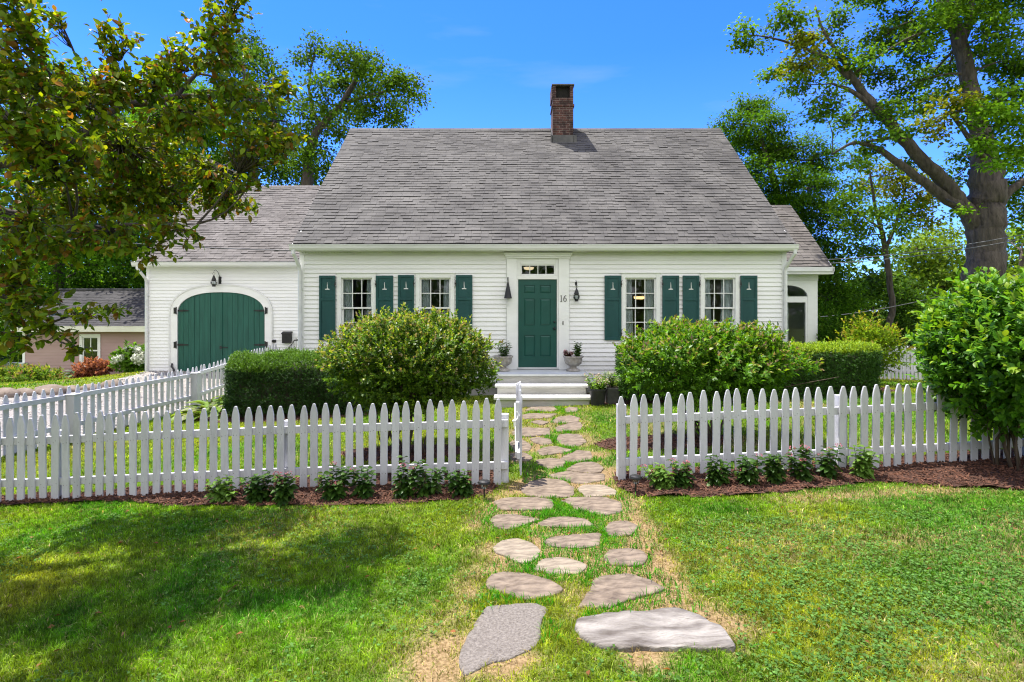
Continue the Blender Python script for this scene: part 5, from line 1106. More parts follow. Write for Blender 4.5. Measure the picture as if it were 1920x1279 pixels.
def put_picket(parent, x, y, z, yaw, i, rng, scale=1.0):
    o = bpy.data.objects.new('picket', PK[int(rng.integers(0, 6))]); COL.objects.link(o); o.parent = parent
    b = parent['base']; o.location = (x - b[0], y - b[1], z - b[2]); o.rotation_euler = (float(rng.normal() * .012), float(rng.normal() * .009), yaw + float(rng.normal() * .03)); o.scale = (1, 1, scale * (1 + float(rng.normal() * .006)))
    md = o.modifiers.new('bevel', 'BEVEL'); md.width = .0035; md.segments = 1; md.limit_method = 'ANGLE'; md.angle_limit = math.radians(40)
    return o
def bar(mb, a, b, hh, tt):
    """a rail between two points: height hh, thickness tt, side taken square to its run"""
    a, b = np.array(a, float), np.array(b, float); d = (b - a)[:2]; d /= np.linalg.norm(d); nx = np.array([-d[1], d[0], 0]) * tt / 2; u = np.array([0, 0, hh / 2])
    mb.add([a - nx - u, b - nx - u, b + nx - u, a + nx - u, a - nx + u, b - nx + u, b + nx + u, a + nx + u], [(0, 3, 2, 1), (4, 5, 6, 7), (0, 1, 5, 4), (1, 2, 6, 5), (2, 3, 7, 6), (3, 0, 4, 7)]); return mb
def fence(label, path, pitch, posts, face, rng, z_rails=(.215, .695), scale=1.0, sink=0.03, post_h=.82, post_w=.10, group=None, capped=False, zoff=0.0):
    """path: list of ground xy; face: +1 pickets stand on the right-hand side of the run, seen from its start"""
    path = np.array(path, float); base = (path[0][0], path[0][1], g1(*path[0])); t = thing('picket_fence', label, 'fence', base, group)
    seg = np.diff(path, axis=0); ln = np.linalg.norm(seg, axis=1); S = np.concatenate([[0], np.cumsum(ln)])
    def at(s):
        i = min(np.searchsorted(S, s, 'right') - 1, len(ln) - 1); return path[i] + seg[i] * (s - S[i]) / ln[i], seg[i] / ln[i]
    s = .045; k = 0
    while s < S[-1] - .02:
        p, d = at(s); nrm = np.array([d[1], -d[0]]) * face; q = p + nrm * .034
        put_picket(t, q[0], q[1], g1(q[0], q[1]) - sink + zoff + float(rng.normal() * .004), math.atan2(d[1], d[0]), k, rng, scale); s += pitch * (1 + float(rng.normal() * .03)); k += 1
    for i in range(len(ln)):
        brk = sorted([S[i]] + [q for q in posts if S[i] < q < S[i + 1]] + [S[i + 1]])
        for a, b in zip(brk[:-1], brk[1:]):
            pa, pb = at(a + 1e-4)[0], at(b - 1e-4)[0]
            for zr in z_rails: bar(MB(), (*pa, g1(*pa) + zr * scale + zoff), (*pb, g1(*pb) + zr * scale + zoff), .085 * scale, .042).build('rail', M['fence'], t, bevel=.004)
    for sp_ in posts:
        p, d = at(sp_); nrm = np.array([d[1], -d[0]]) * face; q = p - nrm * .075; z = g1(*q); w_ = post_w / 2
        a = MB(); ph = post_h
        a.box(q[0] - w_, q[0] + w_, q[1] - w_, q[1] + w_, z - .3, z + ph)
        if capped: a.box(q[0] - w_ - .014, q[0] + w_ + .014, q[1] - w_ - .014, q[1] + w_ + .014, z + ph, z + ph + .022)
        a.build('post', M['fence'], t, bevel=.006)
    return t, k
rf = np.random.default_rng(77)
FY = 6.24
xs_l = P(952, 900, 6.2)[0]
fl, nl_ = fence('white picket fence beside the shaded lawn, ending at the open gate', [(-8.02, FY + .03), (-5.5, FY + .02), (xs_l, FY)], .1305, [.09, 2.75, 5.42, 7.93], 1, rf, group='white picket fences', post_h=.79)
fr_, nr_ = fence('white picket fence running from the path to the big leafy shrub beyond the mulch mound', [(P(1158, 900, 6.2)[0], FY - .03), (4.0, FY + .03), (8.3, FY + .25)], .1325, [.06, 2.63, 4.9, 7.0], 1, rf, group='white picket fences', post_h=.86)
# the run beside the drive, rails facing us
fd, nd_ = fence('white picket fence between the gravel drive and the garden, rails towards the lawn', [(-8.02, FY + .12), (-7.75, 8.4), (-7.30, 12.35), (-7.12, 14.2), (-7.02, 16.3)], .152, [.2, 3.05, 6.1, 8.0], -1, rf, z_rails=(.28, .80), scale=.96, group='white picket fences', post_h=.80, post_w=.15, capped=True)
# the far run at the back of the side lawn
fb, nb_ = fence('distant white picket fence across the end of the side lawn', [(9.6, 15.6), (12.2, 15.9), (15.5, 16.2)], .125, [.1, 2.6, 5.6], 1, rf, z_rails=(.25, .78), group='white picket fences', post_h=.98, post_w=.13)
# gate swung inward, edge-on
gp0 = np.array([P(975, 890, 6.32)[0], 6.30]); gp1 = np.array([gp0[0] - .008, 7.27])
gt = thing('gate', 'white picket gate standing open across the path, seen edge on', 'gate', (gp0[0], gp0[1], g1(*gp0)))
gd = (gp1 - gp0) / np.linalg.norm(gp1 - gp0)
for k in range(8):
    p = gp0 + gd * (.05 + .124 * k); o = put_picket(gt, p[0] + .010, p[1], g1(*p) + .07, math.pi / 2, k, rf, .93 + .08 * math.sin(math.pi * k / 7))
for zr in (.30, .72): p0, p1 = gp0, gp1; bar(MB(), (p0[0] - .018, p0[1], g1(*p0) + zr), (p1[0] - .018, p1[1], g1(*p0) + zr), .08, .036).build('rail', M['fence'], gt, bevel=.004)
bar(MB(), (gp0[0] - .04, gp0[1] + .04, g1(*gp0) + .30), (gp1[0] - .04, gp1[1] - .04, g1(*gp0) + .72), .07, .03).build('brace', M['fence'], gt, bevel=.003)
MB().box(gp0[0] - .05, gp0[0] - .006, FY + .03, FY + .075, .48, .93).build('hinge_stile', M['fence'], gt, bevel=.004)
hm = MB(); hm.tube([(gp0[0] - .085, FY - .01, .72), (gp0[0] - .06, FY - .03, .725), (gp0[0] - .03, FY - .02, .75), (gp0[0] - .02, FY, .80), (gp0[0] - .035, FY, .83)], .008, 6); hm.box(gp0[0] - .075, gp0[0] - .05, FY - .03, FY + .01, .66, .74); hm.build('latch', M['white'], gt)

# ------------------------------------------------------------------ solar path lights
def solar(px, label):
    p = G(px, 905); p[1] = 5.76; p[0] = (px - CX) / F * 5.76; p[2] = g1(p[0], p[1]); t = thing('path_light', label, 'garden light', p, 'solar lights at the gate')
    MB().tube([(p[0], p[1], p[2] - .05), (p[0], p[1], p[2] + .12)], .009, 6).build('stake', M['black'], t)
    MB().lathe([(.03, .115), (.036, .16), (.036, .165)], tuple(p), 14).build('lens', M['clearglass'], t)
    MB().lathe([(.062, .165), (.066, .172), (.06, .19), (.03, .20), (.004, .202)], tuple(p), 18).build('cap', M['black'], t, smooth=False)
solar(908, 'small black solar light in the mulch before the gate fence'); solar(1192, 'small black solar light at the path end of the other fence')

# ------------------------------------------------------------------ garden rocks that edge the drive
rk = [(6, 740, 12.0, .27), (46, 738, 12.3, .22), (90, 736, 12.6, .31), (132, 735, 13.0, .19), (168, 735, 13.3, .23), (207, 733, 13.8, .26)]
lab = ['long pale boulder edging the drive at the edge of the view', 'pinkish boulder second along the drive edging', 'broad flat boulder third along the drive edging', 'small rounded boulder fourth along the drive edging', 'boulder fifth along the drive edging before the hydrangea', 'last boulder of the drive edging nearest the white wing']
for (px, py, D, r), lb in zip(rk, lab):
    q = P(px, py, D); q[2] = g1(q[0], q[1]) + .02; rng = np.random.default_rng(int(px)); mb = MB(); mb.ball((0, 0, 0), 1, 7); v = np.array(mb.v); nz = 1 + .75 * (fbm(v[:, 0] * 1.3 + px, v[:, 1] * 1.3 + v[:, 2], 3) - .5)
    v = v * nz[:, None] * np.array([r * 1.15, r * .8, r * .62]); mb.v = [tuple(p + q) for p in v]; tag(mb.build('garden_rock', M['rockA'], None, smooth=True, origin=q), lb, 'rock', 'boulders edging the gravel drive')

# ------------------------------------------------------------------ overhead cables
def cable(pa, Da, pb, Db, label, sag, r, mat):
    a, b = P(*pa, Da), P(*pb, Db); pts = [a + (b - a) * t - np.array([0, 0, sag * 4 * t * (1 - t)]) for t in np.linspace(0, 1, 24)]
    c = pts[0]; mb = MB(); mb.tube(pts, r, 6); tag(mb.build('power_line', M[mat], None, origin=c), label, 'cable', 'overhead cables')
cable((1500, 488), 20, (2150, 392), 11, 'upper overhead cable crossing in front of the maple trunk', .25, .010, 'wire')
cable((1500, 495), 20, (2150, 401), 11, 'lower of the paired overhead cables crossing the maple trunk', .25, .010, 'wire')
cable((1500, 596), 20, (2150, 436), 10, 'single overhead cable behind the big leafy shrub', .35, .010, 'wire')
cable((-60, 425), 15.5, (553, 470), 12.5, 'dark service cable sagging across the wing roof to the house corner', .12, .012, 'darkwire')
# ------------------------------------------------------------------ shrubs, hedges, flowers
def shrub(name, label, c, rx, ry, z0, z1, n, per, L, W, cols, tip, cat='shrub', mat='leaf', seed=1, stems=10, lean=.25, base_r=.25, tw_len=.16, lump=.28, hi=False, top_frac=.35, inner=.45, droop=.2, fold=.35, tip_n=4):
    """round shrub: stems from the ground, leafy twigs all round a lumpy dome, fresh tips on the upper side"""
    rng = np.random.default_rng(seed); gzc = g1(c[0], c[1]); t = thing(name, label, cat, (c[0], c[1], gzc))
    cz, rz = (z0 + z1) / 2, (z1 - z0) / 2
    def surf(u, k): 
        th = np.arctan2(u[:, 1], u[:, 0]); l = 1 + lump * (fbm(th * 2.1 + seed, u[:, 2] * 2.6 + seed, seed, 3) - .5) * 2
        return np.array([c[0], c[1], cz]) + u * np.array([rx, ry, rz]) * (l * k)[:, None]
    u = rdir(n, rng); deep = rng.random(n) < inner; k = np.where(deep, .35 + .55 * rng.random(n), .86 + .2 * rng.random(n)); o = surf(u, k)
    d = u * np.array([1 / rx, 1 / ry, 1 / rz]); d /= np.linalg.norm(d, axis=1, keepdims=True); d = d * .8 + np.array([0, 0, .75]) + .35 * rng.normal(size=(n, 3)); d /= np.linalg.norm(d, axis=1, keepdims=True)
    lv = Leaves(); m = n * per; i = np.repeat(np.arange(n), per); s = np.tile(np.linspace(0, 1, per), n); tl = (tw_len * (.6 + .8 * rng.random(n)))[i]
    pos = o[i] + d[i] * (s * tl)[:, None]; sd = rdir(m, rng); sd -= d[i] * (sd * d[i]).sum(1, keepdims=True); sd /= np.linalg.norm(sd, axis=1, keepdims=True) + 1e-6
    ax = sd * (1 - .55 * s)[:, None] + d[i] * (.35 + .6 * s)[:, None]; nr = d[i] * .8 + np.array([0, 0, .5]) + .3 * rng.normal(size=(m, 3))
    tone = (1 + .18 * rng.normal(size=n)).clip(.6, 1.5)[i][:, None]; col = pick(cols, m, .2, rng) * tone
    fresh = (s > 1 - tip_n / per) & (rng.random(m) < .75) & (u[i][:, 2] > -.15) & (~deep[i]); f = pick(tip, m, .2, rng); col = np.where(fresh[:, None], f, col)
    lv.add(pos, ax, nr, L * (.7 + .6 * rng.random(m)), W * (.7 + .6 * rng.random(m)), col, fold, droop, hi)
    lv.build('foliage', M[mat], t)
    mb = MB()
    for q in range(stems):
        a = rng.random() * 6.28; b0 = np.array([c[0] + base_r * math.cos(a) * rng.random(), c[1] + base_r * math.sin(a) * rng.random() * .7, gzc - .05]); uu = rdir(1, rng)[0]; uu[2] = abs(uu[2]) * .6 - .15; e = np.array([c[0], c[1], cz]) + uu * np.array([rx, ry, rz]) * .75
        mid = np.array([b0[0] * .6 + e[0] * .4, b0[1] * .6 + e[1] * .4, (b0[2] + e[2]) / 2 + .08]); r0 = rng.uniform(.010, .022)
        mb.tube([b0, b0 * .55 + mid * .45 + rng.normal(size=3) * .03, mid + rng.normal(size=3) * .03, e], [r0, r0 * .85, r0 * .65, r0 * .3], 6)
        for _ in range(3): e2 = mid + (e - mid) * rng.random() + rng.normal(size=3) * np.array([rx, ry, rz]) * .3; twig(mb, mid, e2, r0 * .45, .003, .1, 4, 4, rng)
    mb.build('stem', M['stem'], t, smooth=True); return t
GR = [(.034, .078, .010), (.050, .100, .012), (.026, .062, .012), (.068, .115, .014)]
TIP = [(.17, .21, .035), (.26, .19, .08), (.13, .21, .025), (.36, .30, .16)]
shrub('rounded_shrub', 'rounded shrub with bronze and cream tips behind the gate fence', (-1.47, 7.75), 1.08, .95, .60, 1.84, 5200, 13, .047, .026, GR, TIP, seed=3, stems=16, base_r=.42, tw_len=.12, mat='leaf_gloss')
shrub('rounded_shrub', 'spreading light green shrub with pinkish tips in front of the long clipped hedge', (2.86, 7.85), 1.12, .95, .72, 1.69, 2900, 12, .064, .034, [(.045, .115, .012), (.060, .135, .016), (.036, .090, .014)], [(.10, .17, .02), (.22, .16, .08), (.12, .18, .03), (.25, .2, .12)], seed=9, stems=16, base_r=.55, mat='leaf_gloss', tip_n=3, tw_len=.13)
shrub('leafy_shrub', 'big leafy multi-stemmed shrub growing out of the mulch mound', (5.52, 6.0), .70, .75, .72, 2.20, 1900, 12, .078, .042, [(.038, .105, .012), (.055, .13, .016), (.03, .085, .014)], [(.085, .17, .02), (.12, .18, .03), (.06, .14, .02)], seed=14, stems=12, base_r=.22, mat='leaf_gloss', hi=True, tw_len=.24, droop=.3, fold=.28, tip_n=3, lump=.34)
shrub('yellow_shrub', 'loose yellow-green shrub at the end of the clipped hedge', (P(1636, 650, 12.6)[0], 12.7), .50, .5, .50, 1.55, 420, 12, .075, .042, [(.060, .115, .012), (.09, .14, .016)], [(.17, .19, .03), (.20, .17, .04)], seed=21, stems=9, base_r=.12, tw_len=.3, lump=.4)
shrub('dark_shrub', 'dark green shrub behind the clipped hedge at the sunroom', (P(1585, 640, 15.0)[0], 15.2), .55, .55, .15, 1.75, 420, 12, .09, .05, [(.02, .055, .012), (.03, .075, .014)], [(.05, .10, .02)], seed=24, stems=6, tw_len=.25)
def hedge(label, x0, x1, y0, y1, h, cols, top, n, seed, zb=None, rough=.05, rr=.3):
    """clipped yew: dense tiny sprays over a rounded block on a twiggy core"""
    rng = np.random.default_rng(seed); xc, yc = (x0 + x1) / 2, (y0 + y1) / 2; gzb = g1(xc, yc); t = thing('clipped_hedge', label, 'hedge', (xc, yc, gzb)); hx, hy = (x1 - x0) / 2, (y1 - y0) / 2
    def surf(a, b, f):
        """f: 0 top, 1 front, 2 back, 3 west, 4 east"""
        p = np.zeros((len(a), 3)); 
        p[:, 0] = np.where(f == 3, -1, np.where(f == 4, 1, a)); p[:, 1] = np.where(f == 1, -1, np.where(f == 2, 1, np.where(f == 0, b, a))); p[:, 2] = np.where(f == 0, 1, b)
        q = np.abs(p); hh = np.array([hx, hy, h / 2]); w = p * hh; inner = np.clip(w, -(hh - rr), (hh - rr)); inner[:, 2] = np.clip(w[:, 2], -h, h / 2 - rr); d = w - inner; dl = np.linalg.norm(d, axis=1, keepdims=True); nrm = d / (dl + 1e-6); w2 = inner + nrm * np.minimum(dl, rr); 
        return w2, nrm
    areas = np.array([hx * hy * 4, hx * h * 2, hx * h * .6, hy * h * 2, hy * h * 2]); f = rng.choice(5, n, p=areas / areas.sum()); a, b = rng.uniform(-1, 1, n), rng.uniform(-1, 1, n); w, nrm = surf(a, b, f); nrm = nrm + .001
    lump = (fbm(w[:, 0] * 2.2 + seed, w[:, 1] * 2.2 + w[:, 2] * 2.2, seed, 4) - .5) * rough * 4; depth = -np.abs(rng.normal(size=n)) * .06
    pos = w + nrm * (lump + depth)[:, None]; gnd = gz(pos[:, 0] + xc, pos[:, 1] + yc); pos = pos + np.array([xc, yc, 0]); pos[:, 2] += h / 2 + gzb + .03
    lv = Leaves(); per = 6; i = np.repeat(np.arange(n), per); m = n * per; s = np.tile(np.arange(per) / per, n); d = nrm[i] * .8 + np.array([0, 0, .45]) + .35 * rng.normal(size=(n, 3))[i]; sd = rdir(m, rng)
    ax = sd * .8 + d * .7; p2 = pos[i] + d * (s * .07)[:, None]; c = pick(cols, m, .25, rng) * (1 + .2 * rng.normal(size=(n, 1)))[i].clip(.5, 1.6); up_ = (nrm[i][:, 2] > .45) & (rng.random(m) < .9); c = np.where(up_[:, None], pick(top, m, .2, rng), c)  # up-facing sprays coloured lighter: sun on the top put into leaf colour
    lv.add(p2, ax, rdir(m, rng) * .5 + d, .042 * (.7 + .6 * rng.random(m)), .013, c, .2, .1)
    core = MB(); kx = 12
    core.box(x0 + .16, x1 - .16, y0 + .16, y1 - .16, gzb + .05, gzb + h - .14); core.build('branches', M['bark2'], t, bevel=.12)
    lv.build('foliage', M['needle'], t); return t
YEW = [(.012, .034, .010), (.018, .048, .012), (.010, .028, .010)]
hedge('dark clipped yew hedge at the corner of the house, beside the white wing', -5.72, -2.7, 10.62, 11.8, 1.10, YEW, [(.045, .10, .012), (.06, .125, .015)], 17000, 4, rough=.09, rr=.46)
hedge('long clipped hedge under the sunroom-end windows, top growth coloured bright as if sunlit', 2.2, 7.35, 10.75, 11.6, 1.03, [(.018, .052, .010), (.026, .070, .012), (.014, .040, .010)], [(.13, .20, .012), (.16, .21, .016), (.10, .18, .012)], 24000, 6, rough=.04, rr=.2)

def rosette(name, label, c, n, L, W, cols, seed, cat='plant', rise=.6, spreadr=.25, mat='leaf_gloss', edge=None):
    rng = np.random.default_rng(seed); gzc = g1(c[0], c[1]); t = thing(name, label, cat, (c[0], c[1], gzc)); lv = Leaves(); a = rng.random(n) * 6.28; r = np.sqrt(rng.random(n)) * spreadr; el = rise * (1 - r / spreadr * .8) + .15 * rng.random(n)
    pos = np.stack([c[0] + r * np.cos(a), c[1] + r * np.sin(a) * .8, gzc + .08 + .35 * (1 - r / spreadr) * rng.random(n)], 1); ax = np.stack([np.cos(a), np.sin(a), el], 1); nr = np.stack([-np.cos(a) * .5, -np.sin(a) * .5, np.ones(n)], 1) + .25 * rng.normal(size=(n, 3))
    lv.add(pos, ax, nr, L * (.7 + .6 * rng.random(n)), W * (.7 + .5 * rng.random(n)), pick(cols, n, .2, rng), .25, .45, True); lv.build('foliage', M[mat], t)
    mb = MB()
    for k in range(8): twig(mb, (c[0], c[1], gzc - .02), pos[k], .008, .005, .1, 5, 3, rng)
    mb.build('stem', M['greenstem'], t); return t
rosette('hosta', 'variegated hosta clump between the drive fence and the dark yew hedge', (P(400, 740, 11.4)[0], 11.3), 110, .30, .12, [(.10, .16, .05), (.07, .13, .03), (.22, .24, .11)], 5, spreadr=.5)
rosette('hosta', 'low grey-green plant clump beside the red barberry at the mauve house', (P(150, 708, 25.2)[0], 25.2), 120, .32, .14, [(.06, .10, .06), (.08, .13, .08)], 6, spreadr=.7)
# plants beside the mauve house
shrub('hydrangea', 'white-flowered hydrangea between the mauve house and the white wing', (P(241, 690, 20)[0], 20.5), .62, .5, -.42, .42, 200, 12, .15, .10, [(.04, .09, .02), (.055, .11, .03)], [(.05, .11, .03)], seed=31, stems=6, tw_len=.25, lump=.3)
hy = [o for o in bpy.data.objects if o.name.startswith('hydrangea')][0]; rh = np.random.default_rng(9)
for _ in range(15):
    lv = Leaves()
    u = rdir(1, rh)[0]; u[2] = abs(u[2]) * .8 + .1; u[1] = -abs(u[1]); ctr = np.array([P(241, 690, 20)[0], 20.5, .02]) + u * np.array([.72, .66, .54]); n = 90; off = rdir(n, rh); lv.add(ctr + off * .12, rdir(n, rh), off, .08, .075, pick([(.55, .56, .46), (.68, .68, .60)], n, .1, rh), .2, 0); lv.build('flower', M['petal'], hy)
shrub('barberry', 'coppery red barberry under the mauve house window', (P(174, 697, 24.5)[0], 24.5), .68, .55, -1.15, -.42, 260, 12, .11, .07, [(.26, .085, .05), (.33, .13, .08), (.18, .06, .04)], [(.36, .15, .10)], seed=33, stems=6, tw_len=.22)
shrub('border_plants', 'low straggling green border plants at the corner of the mauve house', (P(45, 715, 23)[0] - .2, 23.2), 1.5, .6, -1.35, -.72, 420, 11, .14, .06, [(.04, .09, .02), (.06, .12, .03), (.09, .12, .04)], [(.12, .16, .05), (.25, .15, .08)], seed=35, stems=6, tw_len=.3, cat='plants')

def bed_plant(px, D, h, label, seed, bloom, pale=False):
    rng = np.random.default_rng(seed); x = (px - CX) / F * D; z = g1(x, D) + .02; t = thing('flowering_plant', label, 'plant', (x, D, z), 'young flowering plants along the fences'); lv = Leaves(); mb = MB(); fl = Leaves()
    wd = rng.uniform(.11, .19); lx = rng.normal() * .04
    for s in range(int(rng.integers(7, 12))):
        a = rng.random() * 6.28; e = np.array([x + lx + math.cos(a) * wd * rng.random() ** .7, D + math.sin(a) * .10 * rng.random(), z + h * rng.uniform(.4, 1)]); b0 = np.array([x + .02 * math.cos(a), D + .02 * math.sin(a), z - .03]); mb.tube([b0, (b0 + e) / 2 + rng.normal(size=3) * .01, e], [.005, .004, .003], 5)
        n = 22; q = np.linspace(.12, 1, n); pos = b0 + (e - b0) * q[:, None]; aa = np.arange(n) * 2.4 + rng.random() * 6; ax = np.stack([np.cos(aa), np.sin(aa), .35 - .7 * (1 - q)], 1); lv.add(pos, ax, np.array([0, 0, 1.0]) + .25 * rng.normal(size=(n, 3)), (.115 - .045 * q) * (.8 + .4 * rng.random(n)), .044 + .01 * rng.random(n), pick([(.013, .035, .012), (.020, .050, .015), (.03, .065, .02)] if not pale else [(.05, .10, .03), (.07, .13, .05)], n, .2, rng), .3, .35, True)
        if rng.random() < bloom:
            fl = Leaves(); m = 26; off = rdir(m, rng) * np.array([1, 1, .5]); fl.add(e + np.array([0, 0, .015]) + off * .026, off + np.array([0, 0, .3]), rdir(m, rng), .014, .012, pick([(.55, .16, .20), (.62, .26, .26), (.42, .10, .16)], m, .2, rng), .2, 0); fl.build('flower', M['petal'], t)
    mb.build('stem', M['greenstem'], t); lv.build('foliage', M['leaf_gloss'], t)
BP = [(418, 5.88, .26, 0.0, 'pale-topped low plant, the one farthest from the gate along the shaded fence'), (491, 5.88, .31, .25, 'bushy dark plant second farthest from the gate along the shaded fence'), (535, 5.80, .38, .8, 'tall plant with pink heads before the mid post of the shaded fence'),
      (628, 5.86, .37, .4, 'leaning plant with one pink head, under the edge of the bronze-tipped shrub'), (683, 5.86, .33, .1, 'flowerless dark plant between two pink-flowered ones on the gate fence'), (752, 5.86, .42, .6, 'tallest plant before the gate fence, with small pink heads'), (803, 5.86, .33, .3, 'plant with a single raised pink bud, third from the gate end'), (870, 5.86, .26, .0, 'short dark plant beside the solar light at the gate fence'),
      (1246, 5.84, .25, .3, 'pale leafy plant by the solar light at the path end of the sunlit fence'), (1283, 5.84, .30, .9, 'pink-flowered plant second from the path along the sunlit fence'), (1342, 5.88, .34, .0, 'flowerless plant third from the path along the sunlit fence'), (1402, 5.84, .33, .15, 'spreading plant fourth from the path along the sunlit fence'),
      (1462, 5.90, .30, .0, 'low dark plant fifth from the path along the sunlit fence'), (1508, 5.92, .36, .7, 'plant with a large pink head, sixth from the path along the sunlit fence'), (1556, 5.96, .37, .9, 'rosy-topped plant before the middle post of the sunlit fence'), (1616, 5.98, .34, .15, 'pale green plant at the mulch mound, last along the sunlit fence')]
for i, (px, D, h, bl, lb) in enumerate(BP): bed_plant(px, D, h, lb, 200 + i, bl, i in (0, 8, 15))

# urns on the landing, pots by the steps
def urn(x, y, label):
    t = thing('urn', label, 'planter', (x, y, LZ)); MB().lathe([(.155, 0), (.16, .03), (.13, .045), (.075, .07), (.07, .10), (.12, .125), (.185, .17), (.205, .24), (.20, .29), (.23, .315), (.235, .335), (.215, .34), (.20, .31)], (x, y, LZ + .002), 24).build('bowl', M['urn'], t, smooth=True)
    MB().lathe([(.20, .295), (.10, .305), (.01, .31)], (x, y, LZ), 18).build('soil', M['soil'], t)
def potplant(name, label, x, y, z, h, r, n, L, W, cols, seed, bloom=None, cat='plant', mat='leaf_gloss', lean=(0, 0)):
    rng = np.random.default_rng(seed); t = thing(name, label, cat, (x, y, z)); mb = MB(); lv = Leaves(); fl = Leaves()
    for s in range(n):
        a = rng.random() * 6.28; rr = r * math.sqrt(rng.random()); b0 = np.array([x + rr * .3 * math.cos(a), y + rr * .3 * math.sin(a), z - .01]); e = np.array([x + rr * math.cos(a) + lean[0], y + rr * math.sin(a) + lean[1], z + h * rng.uniform(.45, 1)]); mb.tube([b0, (b0 + e) / 2 + np.array([0, 0, .02]), e], [.005, .004, .002], 5)
        m = 16; q = np.linspace(.1, 1, m); aa = np.arange(m) * 2.4 + rng.random() * 6; lv.add(b0 + (e - b0) * q[:, None], np.stack([np.cos(aa), np.sin(aa), .2 + .4 * rng.random(m)], 1), np.array([0, 0, 1.0]) + .35 * rng.normal(size=(m, 3)), L * (.6 + .6 * rng.random(m)), W, pick(cols, m, .25, rng), .3, .25)
        if bloom and rng.random() < bloom[1]:
            k = 24; off = rdir(k, rng); fl = Leaves(); fl.add(e + off * .03, off, rdir(k, rng), .022, .018, pick(bloom[0], k, .15, rng), .2, 0); fl.build('flower', M['petal'], t)
    mb.build('stem', M['greenstem'], t); lv.build('foliage', M[mat], t)
    return t
ux1, ux2, uy = P(943, 680, 12.15)[0], P(1076, 680, 12.1)[0], 12.22
urn(ux1, uy, 'mossy cast-stone urn on the landing, under the hanging cone'); urn(ux2, uy, 'mossy cast-stone urn on the landing, under the wall lantern')
DKG = [(.015, .045, .018), (.028, .07, .024), (.045, .095, .03)]
potplant('urn_plant', 'dark leafy plant with one red bloom in the urn under the cone', ux1 + .02, uy, LZ + .31, .36, .17, 16, .10, .028, DKG, 51, ([(.45, .02, .08)], .12))
potplant('urn_plant', 'tall glossy green plant in the urn under the lantern', ux2 + .09, uy, LZ + .31, .36, .11, 14, .07, .035, [(.02, .055, .018), (.03, .075, .02)], 52)
potplant('begonia', 'low plum and pink begonia sharing the urn under the lantern', ux2 - .12, uy - .02, LZ + .31, .16, .10, 9, .06, .05, [(.10, .035, .045), (.14, .07, .06), (.04, .06, .03)], 53, ([(.5, .22, .24), (.6, .4, .38)], .6))
px0, py0 = P(1121, 735, 11.0)[0], 11.0; zb = g1(px0, py0)
t = thing('black_pot', 'black plastic nursery pot standing beside the steps', 'pot', (px0, py0, zb)); MB().lathe([(.13, 0), (.17, .30), (.185, .30), (.185, .34), (.172, .34), (.165, .28)], (px0, py0, zb + .005), 22).build('tub', M['blackpot'], t); MB().lathe([(.165, .29), (.01, .30)], (px0, py0, zb), 16).build('soil', M['soil'], t)
potplant('potted_flowers', 'cream and pink flowers over pale leaves in the black pot by the steps', px0, py0, zb + .30, .36, .27, 26, .07, .035, [(.06, .12, .03), (.09, .16, .04), (.045, .10, .025)], 54, ([(.62, .50, .38), (.6, .36, .26), (.7, .66, .5)], .55))
px1, py1 = P(1147, 735, 11.1)[0] + .03, 11.15; zb1 = g1(px1, py1)
t = thing('grey_pot', 'grey stone planter block half hidden behind the black pot', 'pot', (px1, py1, zb1)); MB().box(px1 - .14, px1 + .14, py1 - .12, py1 + .14, zb1 - .05, zb1 + .34).build('block', M['lead'], t, bevel=.03); MB().box(px1 - .12, px1 + .12, py1 - .10, py1 + .12, zb1 + .341, zb1 + .35).build('soil', M['soil'], t)
potplant('potted_flowers', 'white-flecked leafy plant in the grey stone planter by the steps', px1, py1, zb1 + .35, .30, .22, 18, .06, .03, [(.06, .12, .03), (.10, .15, .06)], 55, ([(.62, .60, .5)], .4))

